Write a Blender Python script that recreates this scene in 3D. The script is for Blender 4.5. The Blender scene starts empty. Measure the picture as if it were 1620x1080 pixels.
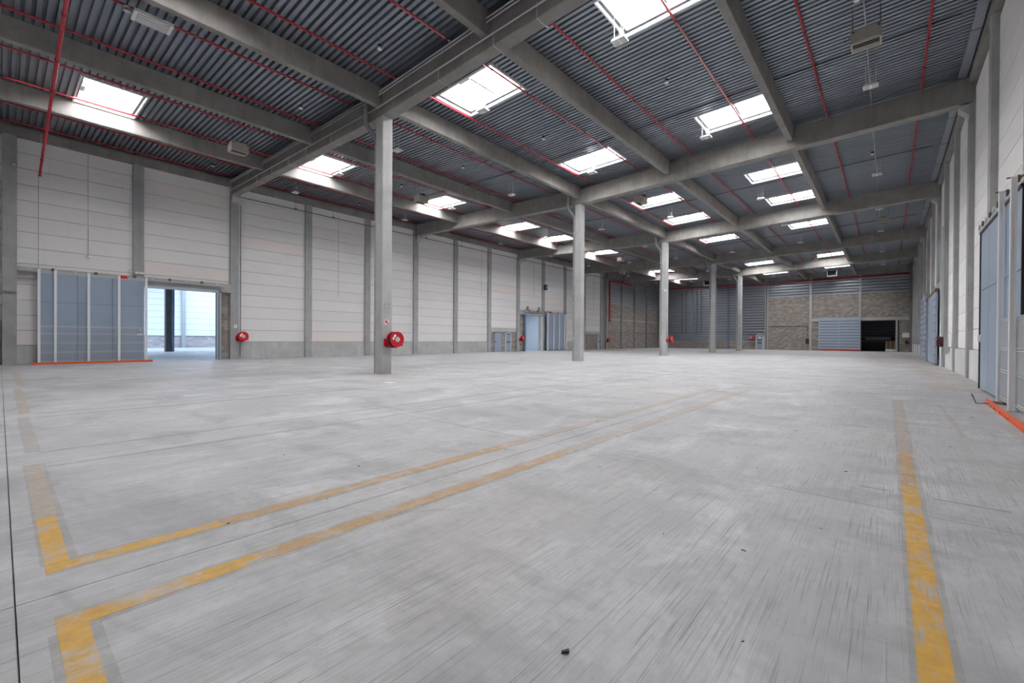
import bpy, math, random
from mathutils import Matrix, Vector
random.seed(7)
SC = bpy.context.scene
COL = SC.collection

# ------------------------------------------------------------------ camera, sky, exposure
YAW, PIT, ROL, FPX, EYE = .7088, -.0056, .0063, 695.2, 1.35
cam = bpy.data.cameras.new('camera'); cam.sensor_width = 36; cam.lens = FPX / 1620 * 36
cam.clip_start = .05; cam.clip_end = 400
cam_o = bpy.data.objects.new('camera', cam); COL.objects.link(cam_o)
cy, sy, cp, sp, cr, sr = math.cos(YAW), math.sin(YAW), math.cos(PIT), math.sin(PIT), math.cos(ROL), math.sin(ROL)
r0 = Vector((cy, sy, 0)); f0 = Vector((-sy * cp, cy * cp, sp)); u0 = Vector((sy * sp, -cy * sp, cp))
rt = r0 * cr + u0 * sr; up = -r0 * sr + u0 * cr
cam_o.matrix_world = Matrix(((rt.x, up.x, -f0.x, 0), (rt.y, up.y, -f0.y, 0), (rt.z, up.z, -f0.z, EYE), (0, 0, 0, 1)))
SC.camera = cam_o

world = bpy.data.worlds.new('world'); SC.world = world; world.use_nodes = True
bg = world.node_tree.nodes['Background']
bg.inputs[0].default_value = (.80, .88, 1.0, 1); bg.inputs[1].default_value = 1.0
SKY_PANE = 20.0            # brightness of the overcast sky through the translucent roof domes
ANNEX_FILL = 4.4           # glow of unseen ceiling panels added to light the hall and passage beyond
SC.view_settings.view_transform = 'Standard'
try: SC.view_settings.look = 'None'
except Exception: pass
SC.view_settings.gamma = 1; SC.view_settings.use_curve_mapping = False
SC.view_settings.exposure = 0.74
SC.cycles.use_denoising = True
SC.cycles.max_bounces = 10; SC.cycles.diffuse_bounces = 7; SC.cycles.glossy_bounces = 3
SC.cycles.sample_clamp_indirect = 8

# ------------------------------------------------------------------ materials
MATS = {}
def nt(name):
    m = bpy.data.materials.new(name); m.use_nodes = True
    n = m.node_tree; b = n.nodes['Principled BSDF']
    MATS[name] = m
    return m, n, b
def plain(name, c, rough=.6, metal=0., spec=.5, var=0., rnd=0., scale=3., bump=0.):
    """colour with an optional noise grain (var), a per-object tint (rnd) and a fine relief (bump)"""
    m, n, b = nt(name); L = n.links
    b.inputs['Roughness'].default_value = rough; b.inputs['Metallic'].default_value = metal
    b.inputs['Specular IOR Level'].default_value = spec
    b.inputs['Base Color'].default_value = (*c, 1)
    if var or rnd or bump:
        g = n.nodes.new('ShaderNodeNewGeometry')
        no = n.nodes.new('ShaderNodeTexNoise'); no.inputs['Scale'].default_value = scale; no.inputs['Detail'].default_value = 6
        no.inputs['Roughness'].default_value = .65
        L.new(g.outputs['Position'], no.inputs['Vector'])
        mr = n.nodes.new('ShaderNodeMapRange'); mr.inputs[1].default_value = .25; mr.inputs[2].default_value = .75
        mr.inputs[3].default_value = 1 - var; mr.inputs[4].default_value = 1 + var
        L.new(no.outputs['Fac'], mr.inputs[0])
        val = mr.outputs[0]
        if rnd:
            oi = n.nodes.new('ShaderNodeObjectInfo')
            m2 = n.nodes.new('ShaderNodeMapRange'); m2.inputs[3].default_value = 1 - rnd; m2.inputs[4].default_value = 1 + rnd
            L.new(oi.outputs['Random'], m2.inputs[0])
            mm = n.nodes.new('ShaderNodeMath'); mm.operation = 'MULTIPLY'
            L.new(val, mm.inputs[0]); L.new(m2.outputs[0], mm.inputs[1]); val = mm.outputs[0]
        vm = n.nodes.new('ShaderNodeVectorMath'); vm.operation = 'SCALE'; vm.inputs[0].default_value = c
        L.new(val, vm.inputs['Scale']); L.new(vm.outputs[0], b.inputs['Base Color'])
        if bump:
            bp = n.nodes.new('ShaderNodeBump'); bp.inputs['Strength'].default_value = bump; bp.inputs['Distance'].default_value = .02
            L.new(no.outputs['Fac'], bp.inputs['Height']); L.new(bp.outputs[0], b.inputs['Normal'])
    return m
def emis(name, c, s):
    m, n, b = nt(name)
    b.inputs['Base Color'].default_value = (.8, .8, .8, 1)
    b.inputs['Emission Color'].default_value = (*c, 1); b.inputs['Emission Strength'].default_value = s
    return m

def N(n, t, **k):
    x = n.nodes.new(t)
    for a, v in k.items(): setattr(x, a, v)
    return x
def math_(n, op, a, b=None, clamp=False):
    x = N(n, 'ShaderNodeMath', operation=op); x.use_clamp = clamp
    for i, v in enumerate((a, b)):
        if v is None: continue
        if isinstance(v, (int, float)): x.inputs[i].default_value = v
        else: n.links.new(v, x.inputs[i])
    return x.outputs[0]
def noise(n, vec, scale, detail=4, rough=.6, dist=0.):
    x = N(n, 'ShaderNodeTexNoise'); x.inputs['Scale'].default_value = scale; x.inputs['Detail'].default_value = detail
    x.inputs['Roughness'].default_value = rough; x.inputs['Distortion'].default_value = dist
    n.links.new(vec, x.inputs['Vector']); return x.outputs['Fac']
def mapv(n, vec, sc=(1, 1, 1), rz=0., loc=(0, 0, 0)):
    x = N(n, 'ShaderNodeMapping'); x.inputs['Scale'].default_value = sc; x.inputs['Rotation'].default_value = (0, 0, rz)
    x.inputs['Location'].default_value = loc
    n.links.new(vec, x.inputs['Vector']); return x.outputs[0]
def mrange(n, v, a, b, c=0., d=1.):
    x = N(n, 'ShaderNodeMapRange'); x.clamp = True
    for i, q in enumerate((a, b, c, d)): x.inputs[1 + i].default_value = q
    n.links.new(v, x.inputs[0]); return x.outputs[0]
def mix(n, f, a, b):
    x = N(n, 'ShaderNodeMix', data_type='RGBA')
    for i, v in ((0, f), (6, a), (7, b)):
        if isinstance(v, (tuple, list)): x.inputs[i].default_value = (*v, 1)
        elif isinstance(v, (int, float)): x.inputs[i].default_value = v
        else: n.links.new(v, x.inputs[i])
    return x.outputs[2]

def floor_colour(n):
    """worn power-floated concrete: pale and grey clouds, rusty film, dense fork scratches and a few tyre arcs"""
    p = N(n, 'ShaderNodeNewGeometry').outputs['Position']
    big = noise(n, p, .22, 5, .62); mid = noise(n, mapv(n, p, (1, .55, 1), .5), 1.25, 7, .68, .4); fine = noise(n, p, 11, 6, .75)
    brush = noise(n, mapv(n, p, (9, .8, 1), .62), 1., 4, .65, .5)
    c = mix(n, mrange(n, big, .36, .66), (.390, .394, .410), (.490, .490, .495))
    c = mix(n, mrange(n, mid, .50, .66, 0., .74), c, (.63, .635, .652))
    c = mix(n, mrange(n, mid, .48, .32, 0., .50), c, (.315, .315, .322))
    dk = noise(n, mapv(n, p, (.6, 1, 1), .2, (3, 8, 0)), .95, 6, .66, .3)
    c = mix(n, mrange(n, dk, .50, .66, 0., .72), c, (.285, .285, .288))
    warm = noise(n, mapv(n, p, (1, .6, 1), 0, (9, 3, 0)), .33, 4, .6)
    c = mix(n, mrange(n, warm, .50, .72, 0., .26), c, (.50, .445, .395))
    c = mix(n, mrange(n, brush, .52, .70, 0., .16), c, (.26, .26, .265))
    c = mix(n, mrange(n, brush, .46, .30, 0., .20), c, (.62, .62, .635))
    c = mix(n, mrange(n, fine, .45, .75, 0., .34), c, (.26, .26, .265))
    for k, (rz, sx, sy_, thr, amt, ms) in enumerate(((.75, 120, 1.7, .605, .62, .9), (1.02, 95, 1.2, .615, .60, 1.1), (-.35, 110, 1.6, .615, .58, .7), (1.35, 80, .8, .62, .55, .6), (.15, 90, 1.3, .625, .55, .8), (-.95, 100, 1.5, .62, .52, .9))):
        q = noise(n, mapv(n, p, (sx, sy_, 1), rz, (k * 3.7, k * 1.3, 0)), 1., 2, .45, .12)
        g = mrange(n, noise(n, mapv(n, p, (1, 1, 1), 0, (k * 5.1, 2.2, 0)), ms, 3, .6), .44, .60)
        c = mix(n, math_(n, 'MULTIPLY', math_(n, 'MULTIPLY', mrange(n, q, thr, thr + .07), g), amt), c, (.19, .19, .195))
    w = N(n, 'ShaderNodeTexWave', wave_type='RINGS', rings_direction='SPHERICAL')
    w.inputs['Scale'].default_value = .42; w.inputs['Distortion'].default_value = 9.; w.inputs['Detail'].default_value = 3
    w.inputs['Detail Scale'].default_value = .5
    n.links.new(mapv(n, p, (1, 1, 1), 0, (4.2, -3.1, 0)), w.inputs['Vector'])
    g = mrange(n, noise(n, p, .8, 4), .52, .66)
    c = mix(n, math_(n, 'MULTIPLY', math_(n, 'MULTIPLY', mrange(n, w.outputs['Fac'], .985, .999), g), .28), c, (.22, .22, .23))
    return c, p, mid, fine
def floor_mat():
    m, n, b = nt('floor_concrete')
    c, p, mid, fine = floor_colour(n)
    n.links.new(c, b.inputs['Base Color'])
    n.links.new(mrange(n, mid, .3, .7, .42, .62), b.inputs['Roughness'])
    b.inputs['Specular IOR Level'].default_value = .38
    bp = N(n, 'ShaderNodeBump'); bp.inputs['Strength'].default_value = .12; bp.inputs['Distance'].default_value = .01
    n.links.new(fine, bp.inputs['Height']); n.links.new(bp.outputs[0], b.inputs['Normal'])
def paint_mat(name, col, lo, hi, amount):
    """line paint rubbed through to the concrete: lo..hi is how much of it is gone"""
    m, n, b = nt(name)
    c, p, mid, fine = floor_colour(n)
    a = noise(n, mapv(n, p, (3, 3, 1), .4), 1.3, 8, .75); s = noise(n, mapv(n, p, (30, 4, 1), .8), 1, 3, .6)
    k = math_(n, 'ADD', math_(n, 'MULTIPLY', a, .72), math_(n, 'MULTIPLY', s, .28))
    f = math_(n, 'MULTIPLY', mrange(n, k, lo, hi, 1., 0.), amount)
    col2 = mix(n, mrange(n, fine, .35, .7), col, tuple(x * .72 for x in col))
    n.links.new(mix(n, f, c, col2), b.inputs['Base Color'])
    b.inputs['Roughness'].default_value = .5; b.inputs['Specular IOR Level'].default_value = .35
floor_mat()
paint_mat('paint_fresh', (.68, .385, .055), .49, .62, .93)
paint_mat('paint_worn', (.52, .315, .115), .48, .66, .84)
paint_mat('paint_faded', (.44, .345, .25), .42, .74, .78)
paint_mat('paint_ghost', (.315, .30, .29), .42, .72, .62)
paint_mat('paint_grey', (.40, .375, .345), .50, .80, .70)
paint_mat('paint_white', (.82, .82, .82), .55, .75, .9)
paint_mat('stain_film', (.46, .375, .27), .40, .66, .42)
paint_mat('stain_rust', (.42, .27, .20), .40, .62, .6)

def concrete(name, base, dark, rnd=.05, streak=.35):
    m, n, b = nt(name)
    p = N(n, 'ShaderNodeNewGeometry').outputs['Position']
    cl = noise(n, p, 1.2, 6, .65); st = noise(n, mapv(n, p, (5, 5, .35)), 1, 4, .6); fi = noise(n, p, 22, 4, .7)
    c = mix(n, mrange(n, cl, .35, .68), dark, base)
    c = mix(n, math_(n, 'MULTIPLY', mrange(n, st, .48, .72), streak), c, tuple(x * .66 for x in dark))
    c = mix(n, mrange(n, fi, .35, .8, 0., .22), c, tuple(x * .55 for x in dark))
    oi = N(n, 'ShaderNodeObjectInfo')
    v = N(n, 'ShaderNodeVectorMath', operation='SCALE'); n.links.new(c, v.inputs[0])
    n.links.new(mrange(n, oi.outputs['Random'], 0, 1, 1 - rnd, 1 + rnd), v.inputs['Scale'])
    n.links.new(v.outputs[0], b.inputs['Base Color'])
    b.inputs['Roughness'].default_value = .82; b.inputs['Specular IOR Level'].default_value = .25
    bp = N(n, 'ShaderNodeBump'); bp.inputs['Strength'].default_value = .15; bp.inputs['Distance'].default_value = .015
    n.links.new(fi, bp.inputs['Height']); n.links.new(bp.outputs[0], b.inputs['Normal'])
concrete('beam_concrete', (.315, .300, .280), (.230, .220, .205))
concrete('pilaster_concrete', (.45, .455, .455), (.35, .355, .355), .06, .3)
concrete('column_concrete', (.50, .50, .495), (.40, .40, .395), .05, .25)
concrete('plinth_concrete', (.58, .58, .575), (.46, .46, .455), .07, .25)
concrete('white_plinth', (.74, .74, .74), (.64, .64, .64), .05, .2)
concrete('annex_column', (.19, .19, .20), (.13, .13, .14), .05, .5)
concrete('dirty_concrete', (.34, .34, .34), (.24, .24, .24), .05, .5)

def panel_mat(name, base, tint):
    m, n, b = nt(name)
    p = N(n, 'ShaderNodeNewGeometry').outputs['Position']
    oi = N(n, 'ShaderNodeObjectInfo')
    c = mix(n, mrange(n, oi.outputs['Random'], .80, 1.0, 0., 1.), base, tint)
    c = mix(n, mrange(n, noise(n, mapv(n, p, (.6, .6, 2.2)), 1, 5, .65), .40, .72, 0., .35), c, tuple(x * .86 for x in base))
    c = mix(n, mrange(n, noise(n, mapv(n, p, (6, 6, .5)), 1, 3, .6), .60, .76, 0., .14), c, tuple(x * .6 for x in base))
    v = N(n, 'ShaderNodeVectorMath', operation='SCALE'); n.links.new(c, v.inputs[0])
    n.links.new(mrange(n, oi.outputs['Random'], 0, 1, .95, 1.04), v.inputs['Scale'])
    n.links.new(v.outputs[0], b.inputs['Base Color'])
    b.inputs['Roughness'].default_value = .75; b.inputs['Specular IOR Level'].default_value = .3
panel_mat('wall_white', (.80, .785, .78), (.77, .70, .67))
panel_mat('wall_white_warm', (.90, .885, .865), (.88, .84, .81))
plain('annex_white', (.78, .80, .82), .8)
plain('joint_dark', (.26, .25, .245), .9)

def brick_mat(name, a, b_, c_):
    m, n, b = nt(name)
    g = N(n, 'ShaderNodeNewGeometry')
    ri = g.outputs['Random Per Island']
    cr_ = N(n, 'ShaderNodeValToRGB'); e = cr_.color_ramp.elements
    e[0].position = 0; e[0].color = (*a, 1); e[1].position = 1; e[1].color = (*c_, 1)
    q = e.new(.55); q.color = (*b_, 1)
    n.links.new(ri, cr_.inputs[0])
    f = noise(n, g.outputs['Position'], 14, 5, .7)
    n.links.new(mix(n, mrange(n, f, .35, .75, 0., .4), cr_.outputs[0], tuple(x * .62 for x in a)), b.inputs['Base Color'])
    b.inputs['Roughness'].default_value = .9; b.inputs['Specular IOR Level'].default_value = .2
brick_mat('block_brown', (.270, .240, .218), (.335, .300, .274), (.43, .392, .362))
brick_mat('block_annex', (.40, .36, .36), (.47, .44, .44), (.55, .52, .52))
plain('mortar', (.22, .20, .185), .95)

m, n, b = nt('deck_metal')
p = N(n, 'ShaderNodeNewGeometry').outputs['Position']
cc = mix(n, mrange(n, noise(n, mapv(n, p, (.4, 6, 1)), 1, 4, .6), .3, .7), (.255, .285, .325), (.34, .375, .42))
n.links.new(cc, b.inputs['Base Color']); b.inputs['Metallic'].default_value = .75; b.inputs['Roughness'].default_value = .42
m, n, b = nt('cladding_metal')
p = N(n, 'ShaderNodeNewGeometry').outputs['Position']
cc = mix(n, mrange(n, noise(n, mapv(n, p, (.5, .5, 5)), 1, 4, .6), .3, .7), (.33, .365, .415), (.42, .455, .50))
n.links.new(cc, b.inputs['Base Color']); b.inputs['Metallic'].default_value = .55; b.inputs['Roughness'].default_value = .36
plain('pipe_red', (.44, .018, .032), .35, var=.1)
plain('reel_red', (.62, .006, .016), .3)
plain('pipe_fitting', (.20, .012, .02), .4)
plain('door_blue', (.300, .365, .460), .42, var=.06, rnd=.03, scale=1.2)
plain('door_blue_dark', (.17, .22, .30), .45)
plain('slat_blue', (.40, .46, .55), .4, var=.05)
plain('post_white', (.82, .83, .84), .45)
plain('post_grey', (.62, .61, .57), .5)
plain('rail_orange', (.72, .115, .022), .4, var=.12, scale=5)
plain('steel_grey', (.46, .48, .50), .45, .4)
plain('galvanised', (.55, .57, .60), .4, .6)
plain('wire_grey', (.66, .68, .70), .5, .1)
plain('conduit_grey', (.40, .41, .42), .5, .2)
plain('conduit_dark', (.09, .09, .095), .6)
plain('black_rubber', (.022, .022, .024), .6)
plain('white_plastic', (.80, .80, .79), .4)
plain('grit_dark', (.06, .05, .045), .9)
plain('frame_dark', (.05, .055, .065), .6)
plain('lens_glass', (.62, .62, .60), .25)
plain('heater_beige', (.40, .365, .315), .55, var=.06)
plain('heater_dark', (.018, .018, .02), .7)
plain('downpipe_grey', (.22, .23, .24), .5)
plain('drain_white', (.72, .71, .69), .5)
plain('sign_red', (.70, .008, .016), .4)
plain('chrome', (.75, .76, .78), .2, .9)
plain('rust_steel', (.16, .105, .075), .8, var=.3, scale=20)
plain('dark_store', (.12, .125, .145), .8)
plain('dark_slat', (.26, .27, .30), .5)
plain('wood_pallet', (.52, .38, .23), .8, var=.2, rnd=.2, scale=6)
plain('wrap_white', (.85, .85, .86), .35)
plain('flashing', (.30, .33, .37), .4, .5)
plain('speaker_blue', (.03, .035, .07), .5)
emis('dome_sky', (1.0, .995, 1.0), SKY_PANE)
emis('annex_fill_glow', (.60, .77, 1.0), ANNEX_FILL)

# ------------------------------------------------------------------ mesh helpers
class MB:
    def __init__(s): s.v = []; s.f = []; s.sm = []
    def quad(s, a, b, c, d):
        i = len(s.v); s.v += [a, b, c, d]; s.f.append((i, i + 1, i + 2, i + 3)); s.sm.append(False)
    def box(s, x0, x1, y0, y1, z0, z1):
        i = len(s.v)
        s.v += [(x, y, z) for z in (z0, z1) for y in (y0, y1) for x in (x0, x1)]
        for q in ((0, 2, 3, 1), (4, 5, 7, 6), (0, 1, 5, 4), (2, 6, 7, 3), (0, 4, 6, 2), (1, 3, 7, 5)):
            s.f.append(tuple(i + k for k in q)); s.sm.append(False)
        return s
    def prism(s, pts, axis, a, b):
        """closed 2-D outline pushed from a to b along an axis (0: pts are (y,z), 1: (x,z), 2: (x,y))"""
        def P(p, t):
            return (t, p[0], p[1]) if axis == 0 else (p[0], t, p[1]) if axis == 1 else (p[0], p[1], t)
        i = len(s.v); k = len(pts)
        s.v += [P(p, a) for p in pts] + [P(p, b) for p in pts]
        for j in range(k):
            s.f.append((i + j, i + (j + 1) % k, i + k + (j + 1) % k, i + k + j)); s.sm.append(False)
        s.f.append(tuple(i + j for j in range(k - 1, -1, -1))); s.sm.append(False)
        s.f.append(tuple(i + k + j for j in range(k))); s.sm.append(False)
        return s
    def tube(s, pts, r, seg=8, caps=True):
        pts = [Vector(p) for p in pts]; i0 = len(s.v); n = len(pts)
        ref = None
        for k, p in enumerate(pts):
            d = ((pts[min(k + 1, n - 1)] - p).normalized() + (p - pts[max(k - 1, 0)]).normalized())
            d = d.normalized() if d.length > 1e-6 else Vector((0, 0, 1))
            if ref is None: ref = Vector((0, 0, 1)) if abs(d.z) < .9 else Vector((1, 0, 0))
            a = d.cross(ref).normalized(); b = d.cross(a).normalized(); ref = -b if False else ref
            rr = r[k] if isinstance(r, (list, tuple)) else r
            for q in range(seg):
                t = 2 * math.pi * q / seg
                s.v.append(tuple(p + a * (rr * math.cos(t)) + b * (rr * math.sin(t))))
        for k in range(n - 1):
            for q in range(seg):
                q2 = (q + 1) % seg
                s.f.append((i0 + k * seg + q, i0 + k * seg + q2, i0 + (k + 1) * seg + q2, i0 + (k + 1) * seg + q)); s.sm.append(True)
        if caps:
            s.f.append(tuple(i0 + q for q in range(seg))); s.sm.append(False)
            s.f.append(tuple(i0 + (n - 1) * seg + q for q in range(seg - 1, -1, -1))); s.sm.append(False)
        return s
    def cyl(s, c, axis, r, h, seg=16, r2=None):
        c = Vector(c); e = Vector((axis == 0, axis == 1, axis == 2)) * (h / 2)
        return s.tube([c - e, c + e], [r, r if r2 is None else r2], seg)
    def ring(s, c, axis, r0_, r1_, h, seg=20):
        """annular plate of thickness h"""
        def P(r, t, o):
            a, b = r * math.cos(t), r * math.sin(t)
            return (c[0] + o, c[1] + a, c[2] + b) if axis == 0 else (c[0] + a, c[1] + o, c[2] + b) if axis == 1 else (c[0] + a, c[1] + b, c[2] + o)
        i = len(s.v)
        for q in range(seg):
            t = 2 * math.pi * q / seg
            s.v += [P(r0_, t, -h / 2), P(r1_, t, -h / 2), P(r1_, t, h / 2), P(r0_, t, h / 2)]
        for q in range(seg):
            a = i + 4 * q; b = i + 4 * ((q + 1) % seg)
            for u in range(4):
                w = (u + 1) % 4
                s.f.append((a + u, a + w, b + w, b + u)); s.sm.append(False)
        return s
    def mesh(s, name, mat):
        me = bpy.data.meshes.new(name); me.from_pydata(s.v, [], s.f)
        me.polygons.foreach_set('use_smooth', s.sm)
        me.materials.append(MATS[mat]); me.update()
        return me
    def build(s, name, mat, parent=None, loc=None):
        return put(name, s.mesh(name, mat), parent, loc)
def put(name, me, parent=None, loc=None):
    o = bpy.data.objects.new(name, me); COL.objects.link(o)
    if parent is not None: o.parent = parent
    if loc: o.location = loc
    return o
def tag(o, label=None, cat=None, group=None, kind=None):
    if label: o['label'] = label
    if cat: o['category'] = cat
    if group: o['group'] = group
    if kind: o['kind'] = kind
    return o
def empty(name, loc, label, cat, group=None, kind=None, rz=0.):
    o = bpy.data.objects.new(name, None); COL.objects.link(o); o.location = loc; o.rotation_euler = (0, 0, rz)
    o.empty_display_size = .2
    return tag(o, label, cat, group, kind)
def copy_tree(o, parent=None):
    c = o.copy(); COL.objects.link(c)
    if parent is not None: c.parent = parent
    for ch in list(o.children): copy_tree(ch, c)
    return c
BOXES = {}
def box_piece(name, mat, parent, x0, x1, y0, y1, z0, z1, cham=0):
    """a board-like piece; alike pieces share one mesh, the origin is at the piece's low corner"""
    k = (name, mat, round(x1 - x0, 3), round(y1 - y0, 3), round(z1 - z0, 3))
    if k not in BOXES: BOXES[k] = MB().box(0, x1 - x0, 0, y1 - y0, 0, z1 - z0).mesh(name, mat)
    return put(name, BOXES[k], parent, (x0, y0, z0))
ORD = ['first', 'second', 'third', 'fourth', 'fifth', 'sixth', 'seventh', 'eighth', 'ninth', 'tenth', 'eleventh', 'twelfth', 'thirteenth', 'fourteenth']

# ------------------------------------------------------------------ layout
XC = -14.70                                    # centre line of the inner columns
XL, XR = -31.0, 2.2                            # faces of the wall pilasters
XLP, XRP = -31.16, 2.36                        # faces of the wall panels
YF, YB = -5.0, 76.0                            # end walls
GY = [-4.55, 9.35, 23.35, 37.15, 50.95, 62.30]  # front faces of the cross girders
BAYS = list(zip([g + .44 for g in GY], GY[1:] + [YB]))
PX = [-25.85, -20.27, -14.70, -9.12, -3.50]    # purlin lines
def zs(x): return 9.70 + abs(x - XC) * .0303   # girder underside
def zd(x): return zs(x) + 1.08                 # deck underside
PILW = .45
SKY_Y = [2.0, 11.1, 19.6, 28.25, 34.0, 42.65, 59.6, 69.4]
SKY_X = [(-25.62, -22.80), (-13.50, -10.60), (-6.45, -3.72)]

# ------------------------------------------------------------------ floor
floor = MB().box(-70, 2.6, -6, 84, -.30, -.016).build('floor', 'joint_dark'); tag(floor, 'worn pale grey concrete slab floor with painted yellow lines', 'floor', kind='structure')
sx = [XLP, -25.8, -18.3, -10.8, -3.3, XRP]
ys = [YF] + [.05 + 4.62 * k for k in range(0, 17)] + [YB]
for i in range(len(sx) - 1):
    for j in range(len(ys) - 1):
        box_piece('floor_slab', 'floor_concrete', floor, sx[i] + .0035, sx[i + 1] - .0035, ys[j] + .0035, ys[j + 1] - .0035, -.05, 0)
box_piece('floor_slab', 'floor_concrete', floor, -69.5, XLP - .004, -5.9, 34.9, -.05, 0)
box_piece('floor_slab', 'floor_concrete', floor, -37.2, XLP - .004, 36, 46, -.05, 0)
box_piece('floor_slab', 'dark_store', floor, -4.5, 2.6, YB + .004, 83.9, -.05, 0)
MARKS = [0]
def mark(mat, x0, x1, y0, y1, h=.0015):
    MARKS[0] += 1; h += MARKS[0] * .00004
    box_piece('line_marking', mat, floor, x0, x1, y0, y1, 0.0001, h)
# pair of long lines beside the joint, worn bright near their start, tan farther out
for (a, b) in ((-3.74, -3.61), (-3.00, -2.86)):
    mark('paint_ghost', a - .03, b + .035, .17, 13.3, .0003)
    mark('paint_fresh', a, b, .17, 1.05); mark('paint_worn', a, b, 1.05, 4.4); mark('paint_faded', a, b, 4.4, 13.25)
# cross line in boxes between the long pairs
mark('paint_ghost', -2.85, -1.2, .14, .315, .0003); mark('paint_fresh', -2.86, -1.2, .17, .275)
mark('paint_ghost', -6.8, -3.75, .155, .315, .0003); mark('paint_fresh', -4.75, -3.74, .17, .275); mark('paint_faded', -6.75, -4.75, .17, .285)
mark('paint_grey', -10.9, -7.55, .19, .32); mark('paint_faded', -16.8, -11.5, .22, .36); mark('paint_faded', -24.2, -18.1, .30, .45)
for (a, b) in ((-7.50, -7.44), (-6.64, -6.57)):
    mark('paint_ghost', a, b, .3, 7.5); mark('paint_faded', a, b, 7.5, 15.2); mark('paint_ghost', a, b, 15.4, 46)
for (a, b) in ((-11.3, -11.24), (-10.75, -10.69), (-17.9, -17.83), (-17.0, -16.93), (-5.3, -5.2)):
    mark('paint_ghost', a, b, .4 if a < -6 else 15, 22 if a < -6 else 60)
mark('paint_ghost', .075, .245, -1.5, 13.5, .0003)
mark('paint_fresh', .10, .215, -1.5, 5.5); mark('paint_worn', .10, .215, 5.5, 7.2); mark('paint_faded', .10, .215, 7.2, 13.45)
mark('paint_faded', .80, .86, 8.9, 13.2)
mark('paint_faded', .30, .75, 5.215, 5.235); mark('paint_faded', -.2, .05, 5.22, 5.24)
for (x0, x1, y0, y1, mm) in ((-14.9, -13.4, 9.2, 10.2, 'stain_rust'), (-13.9, -13.1, 9.6, 10.1, 'stain_rust'), (-11.75, -11.25, 7.62, 7.9, 'paint_white'),
                             (.9, 2.1, 17, 34, 'stain_film'), (-1.5, 2.1, 34, 60, 'stain_film')):
    mark(mm, x0, x1, y0, y1, .0003)
gm = MB(); rg = random.Random(3)
for k in range(110):
    x, y = (rg.uniform(-6, 1.9), rg.uniform(.6, 16)) if k < 70 else (rg.uniform(-24, 1.9), rg.uniform(2, 40))
    q = rg.uniform(.0015, .0042) * (1 + y * .10); a = rg.uniform(0, 3.1); l = q * rg.uniform(1, 3.0); z = .006
    u, v = (math.cos(a) * l, math.sin(a) * l), (-math.sin(a) * q, math.cos(a) * q)
    gm.prism([(x - u[0] - v[0], y - u[1] - v[1]), (x + u[0] - v[0] * .6, y + u[1] - v[1] * .6), (x + u[0] + v[0], y + u[1] + v[1]), (x - u[0] * .7 + v[0], y - u[1] * .7 + v[1])], 2, .001, z * rg.uniform(.3, 1))
tag(gm.build('floor_grit', 'grit_dark'), 'tiny dark chips of dirt scattered over the concrete floor', 'grit', kind='stuff')

# ------------------------------------------------------------------ roof deck
ceiling = MB().box(-31.6, 2.8, YF - .2, YB + .2, 11.95, 12.0).build('ceiling', 'joint_dark')
tag(ceiling, 'corrugated grey metal roof deck on concrete beams', 'ceiling', kind='structure')
strips = [(-31.4, PX[0])] + list(zip(PX[:-1], PX[1:])) + [(PX[-1], 2.6)]
PITCH = .21
def deck_sheet(x0, x1, y0, y1):
    mb = MB(); y = y0
    hole = [(a, b) for (a, b) in SKY_X if a >= x0 - .3 and b <= x1 + .3]
    prof = [(0, 0), (.112, 0), (.128, .115), (.190, .115), (PITCH, 0)]
    n = max(1, round((y1 - y0) / PITCH)); pit = (y1 - y0) / n; k = pit / PITCH
    for i in range(n):
        yy = y0 + i * pit
        spans = [(x0, x1)]
        if hole and any(s - .06 <= yy + pit / 2 <= s + 1.88 + .06 for s in SKY_Y):
            a, b = hole[0]; spans = [s for s in ((x0, a), (b, x1)) if s[1] - s[0] > .02]
        for a, b in spans:
            mids = [a, XC, b] if a < XC < b else [a, b]
            for u, w in zip(mids[:-1], mids[1:]):
                for (p0, h0), (p1, h1) in zip(prof[:-1], prof[1:]):
                    mb.quad((u, yy + p0 * k, zd(u) + h0), (u, yy + p1 * k, zd(u) + h1), (w, yy + p1 * k, zd(w) + h1), (w, yy + p0 * k, zd(w) + h0))
    return mb
for (x0, x1) in strips:
    for (y0, y1) in zip([YF] + [g + .22 for g in GY[1:]], [g + .22 for g in GY[1:]] + [YB]):
        deck_sheet(x0, x1, y0, y1).build('roof_sheet', 'deck_metal', ceiling)

# ------------------------------------------------------------------ cross girders, purlins, columns
GIRDERS = []
bayname = ['sixth', 'fifth', 'fourth', 'third', 'second', 'end']
for gi, gy in enumerate(GY[1:]):
    m = MB()
    for xa, xb in ((XL - .1, XC), (XC, XR + .1)):
        z0a, z0b = zs(xa), zs(xb)
        i = len(m.v); h = .92; c = .02
        for x, z in ((xa, z0a), (xb, z0b)):
            for y_, z_ in ((gy + c, z), (gy + .44 - c, z), (gy + .44, z + c), (gy + .44, z + h), (gy, z + h), (gy, z + c)):
                m.v.append((x, y_, z_))
        for j in range(6):
            m.f.append((i + j, i + (j + 1) % 6, i + 6 + (j + 1) % 6, i + 6 + j)); m.sm.append(False)
        m.f.append(tuple(i + j for j in range(5, -1, -1))); m.sm.append(False)
        m.f.append(tuple(i + 6 + j for j in range(6))); m.sm.append(False)
    o = m.build('girder_beam', 'beam_concrete'); GIRDERS.append(o)
    tag(o, f'grey concrete cross girder on column and walls, {ORD[4 - gi]} from the end wall', 'beam', 'concrete cross girders', 'structure')
line_lab = ['second line from the columns toward the open doorway', 'first line from the columns toward the open doorway', 'line straight over the columns',
            'first line from the columns toward the hose drum wall', 'second line from the columns toward the hose drum wall']
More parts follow.
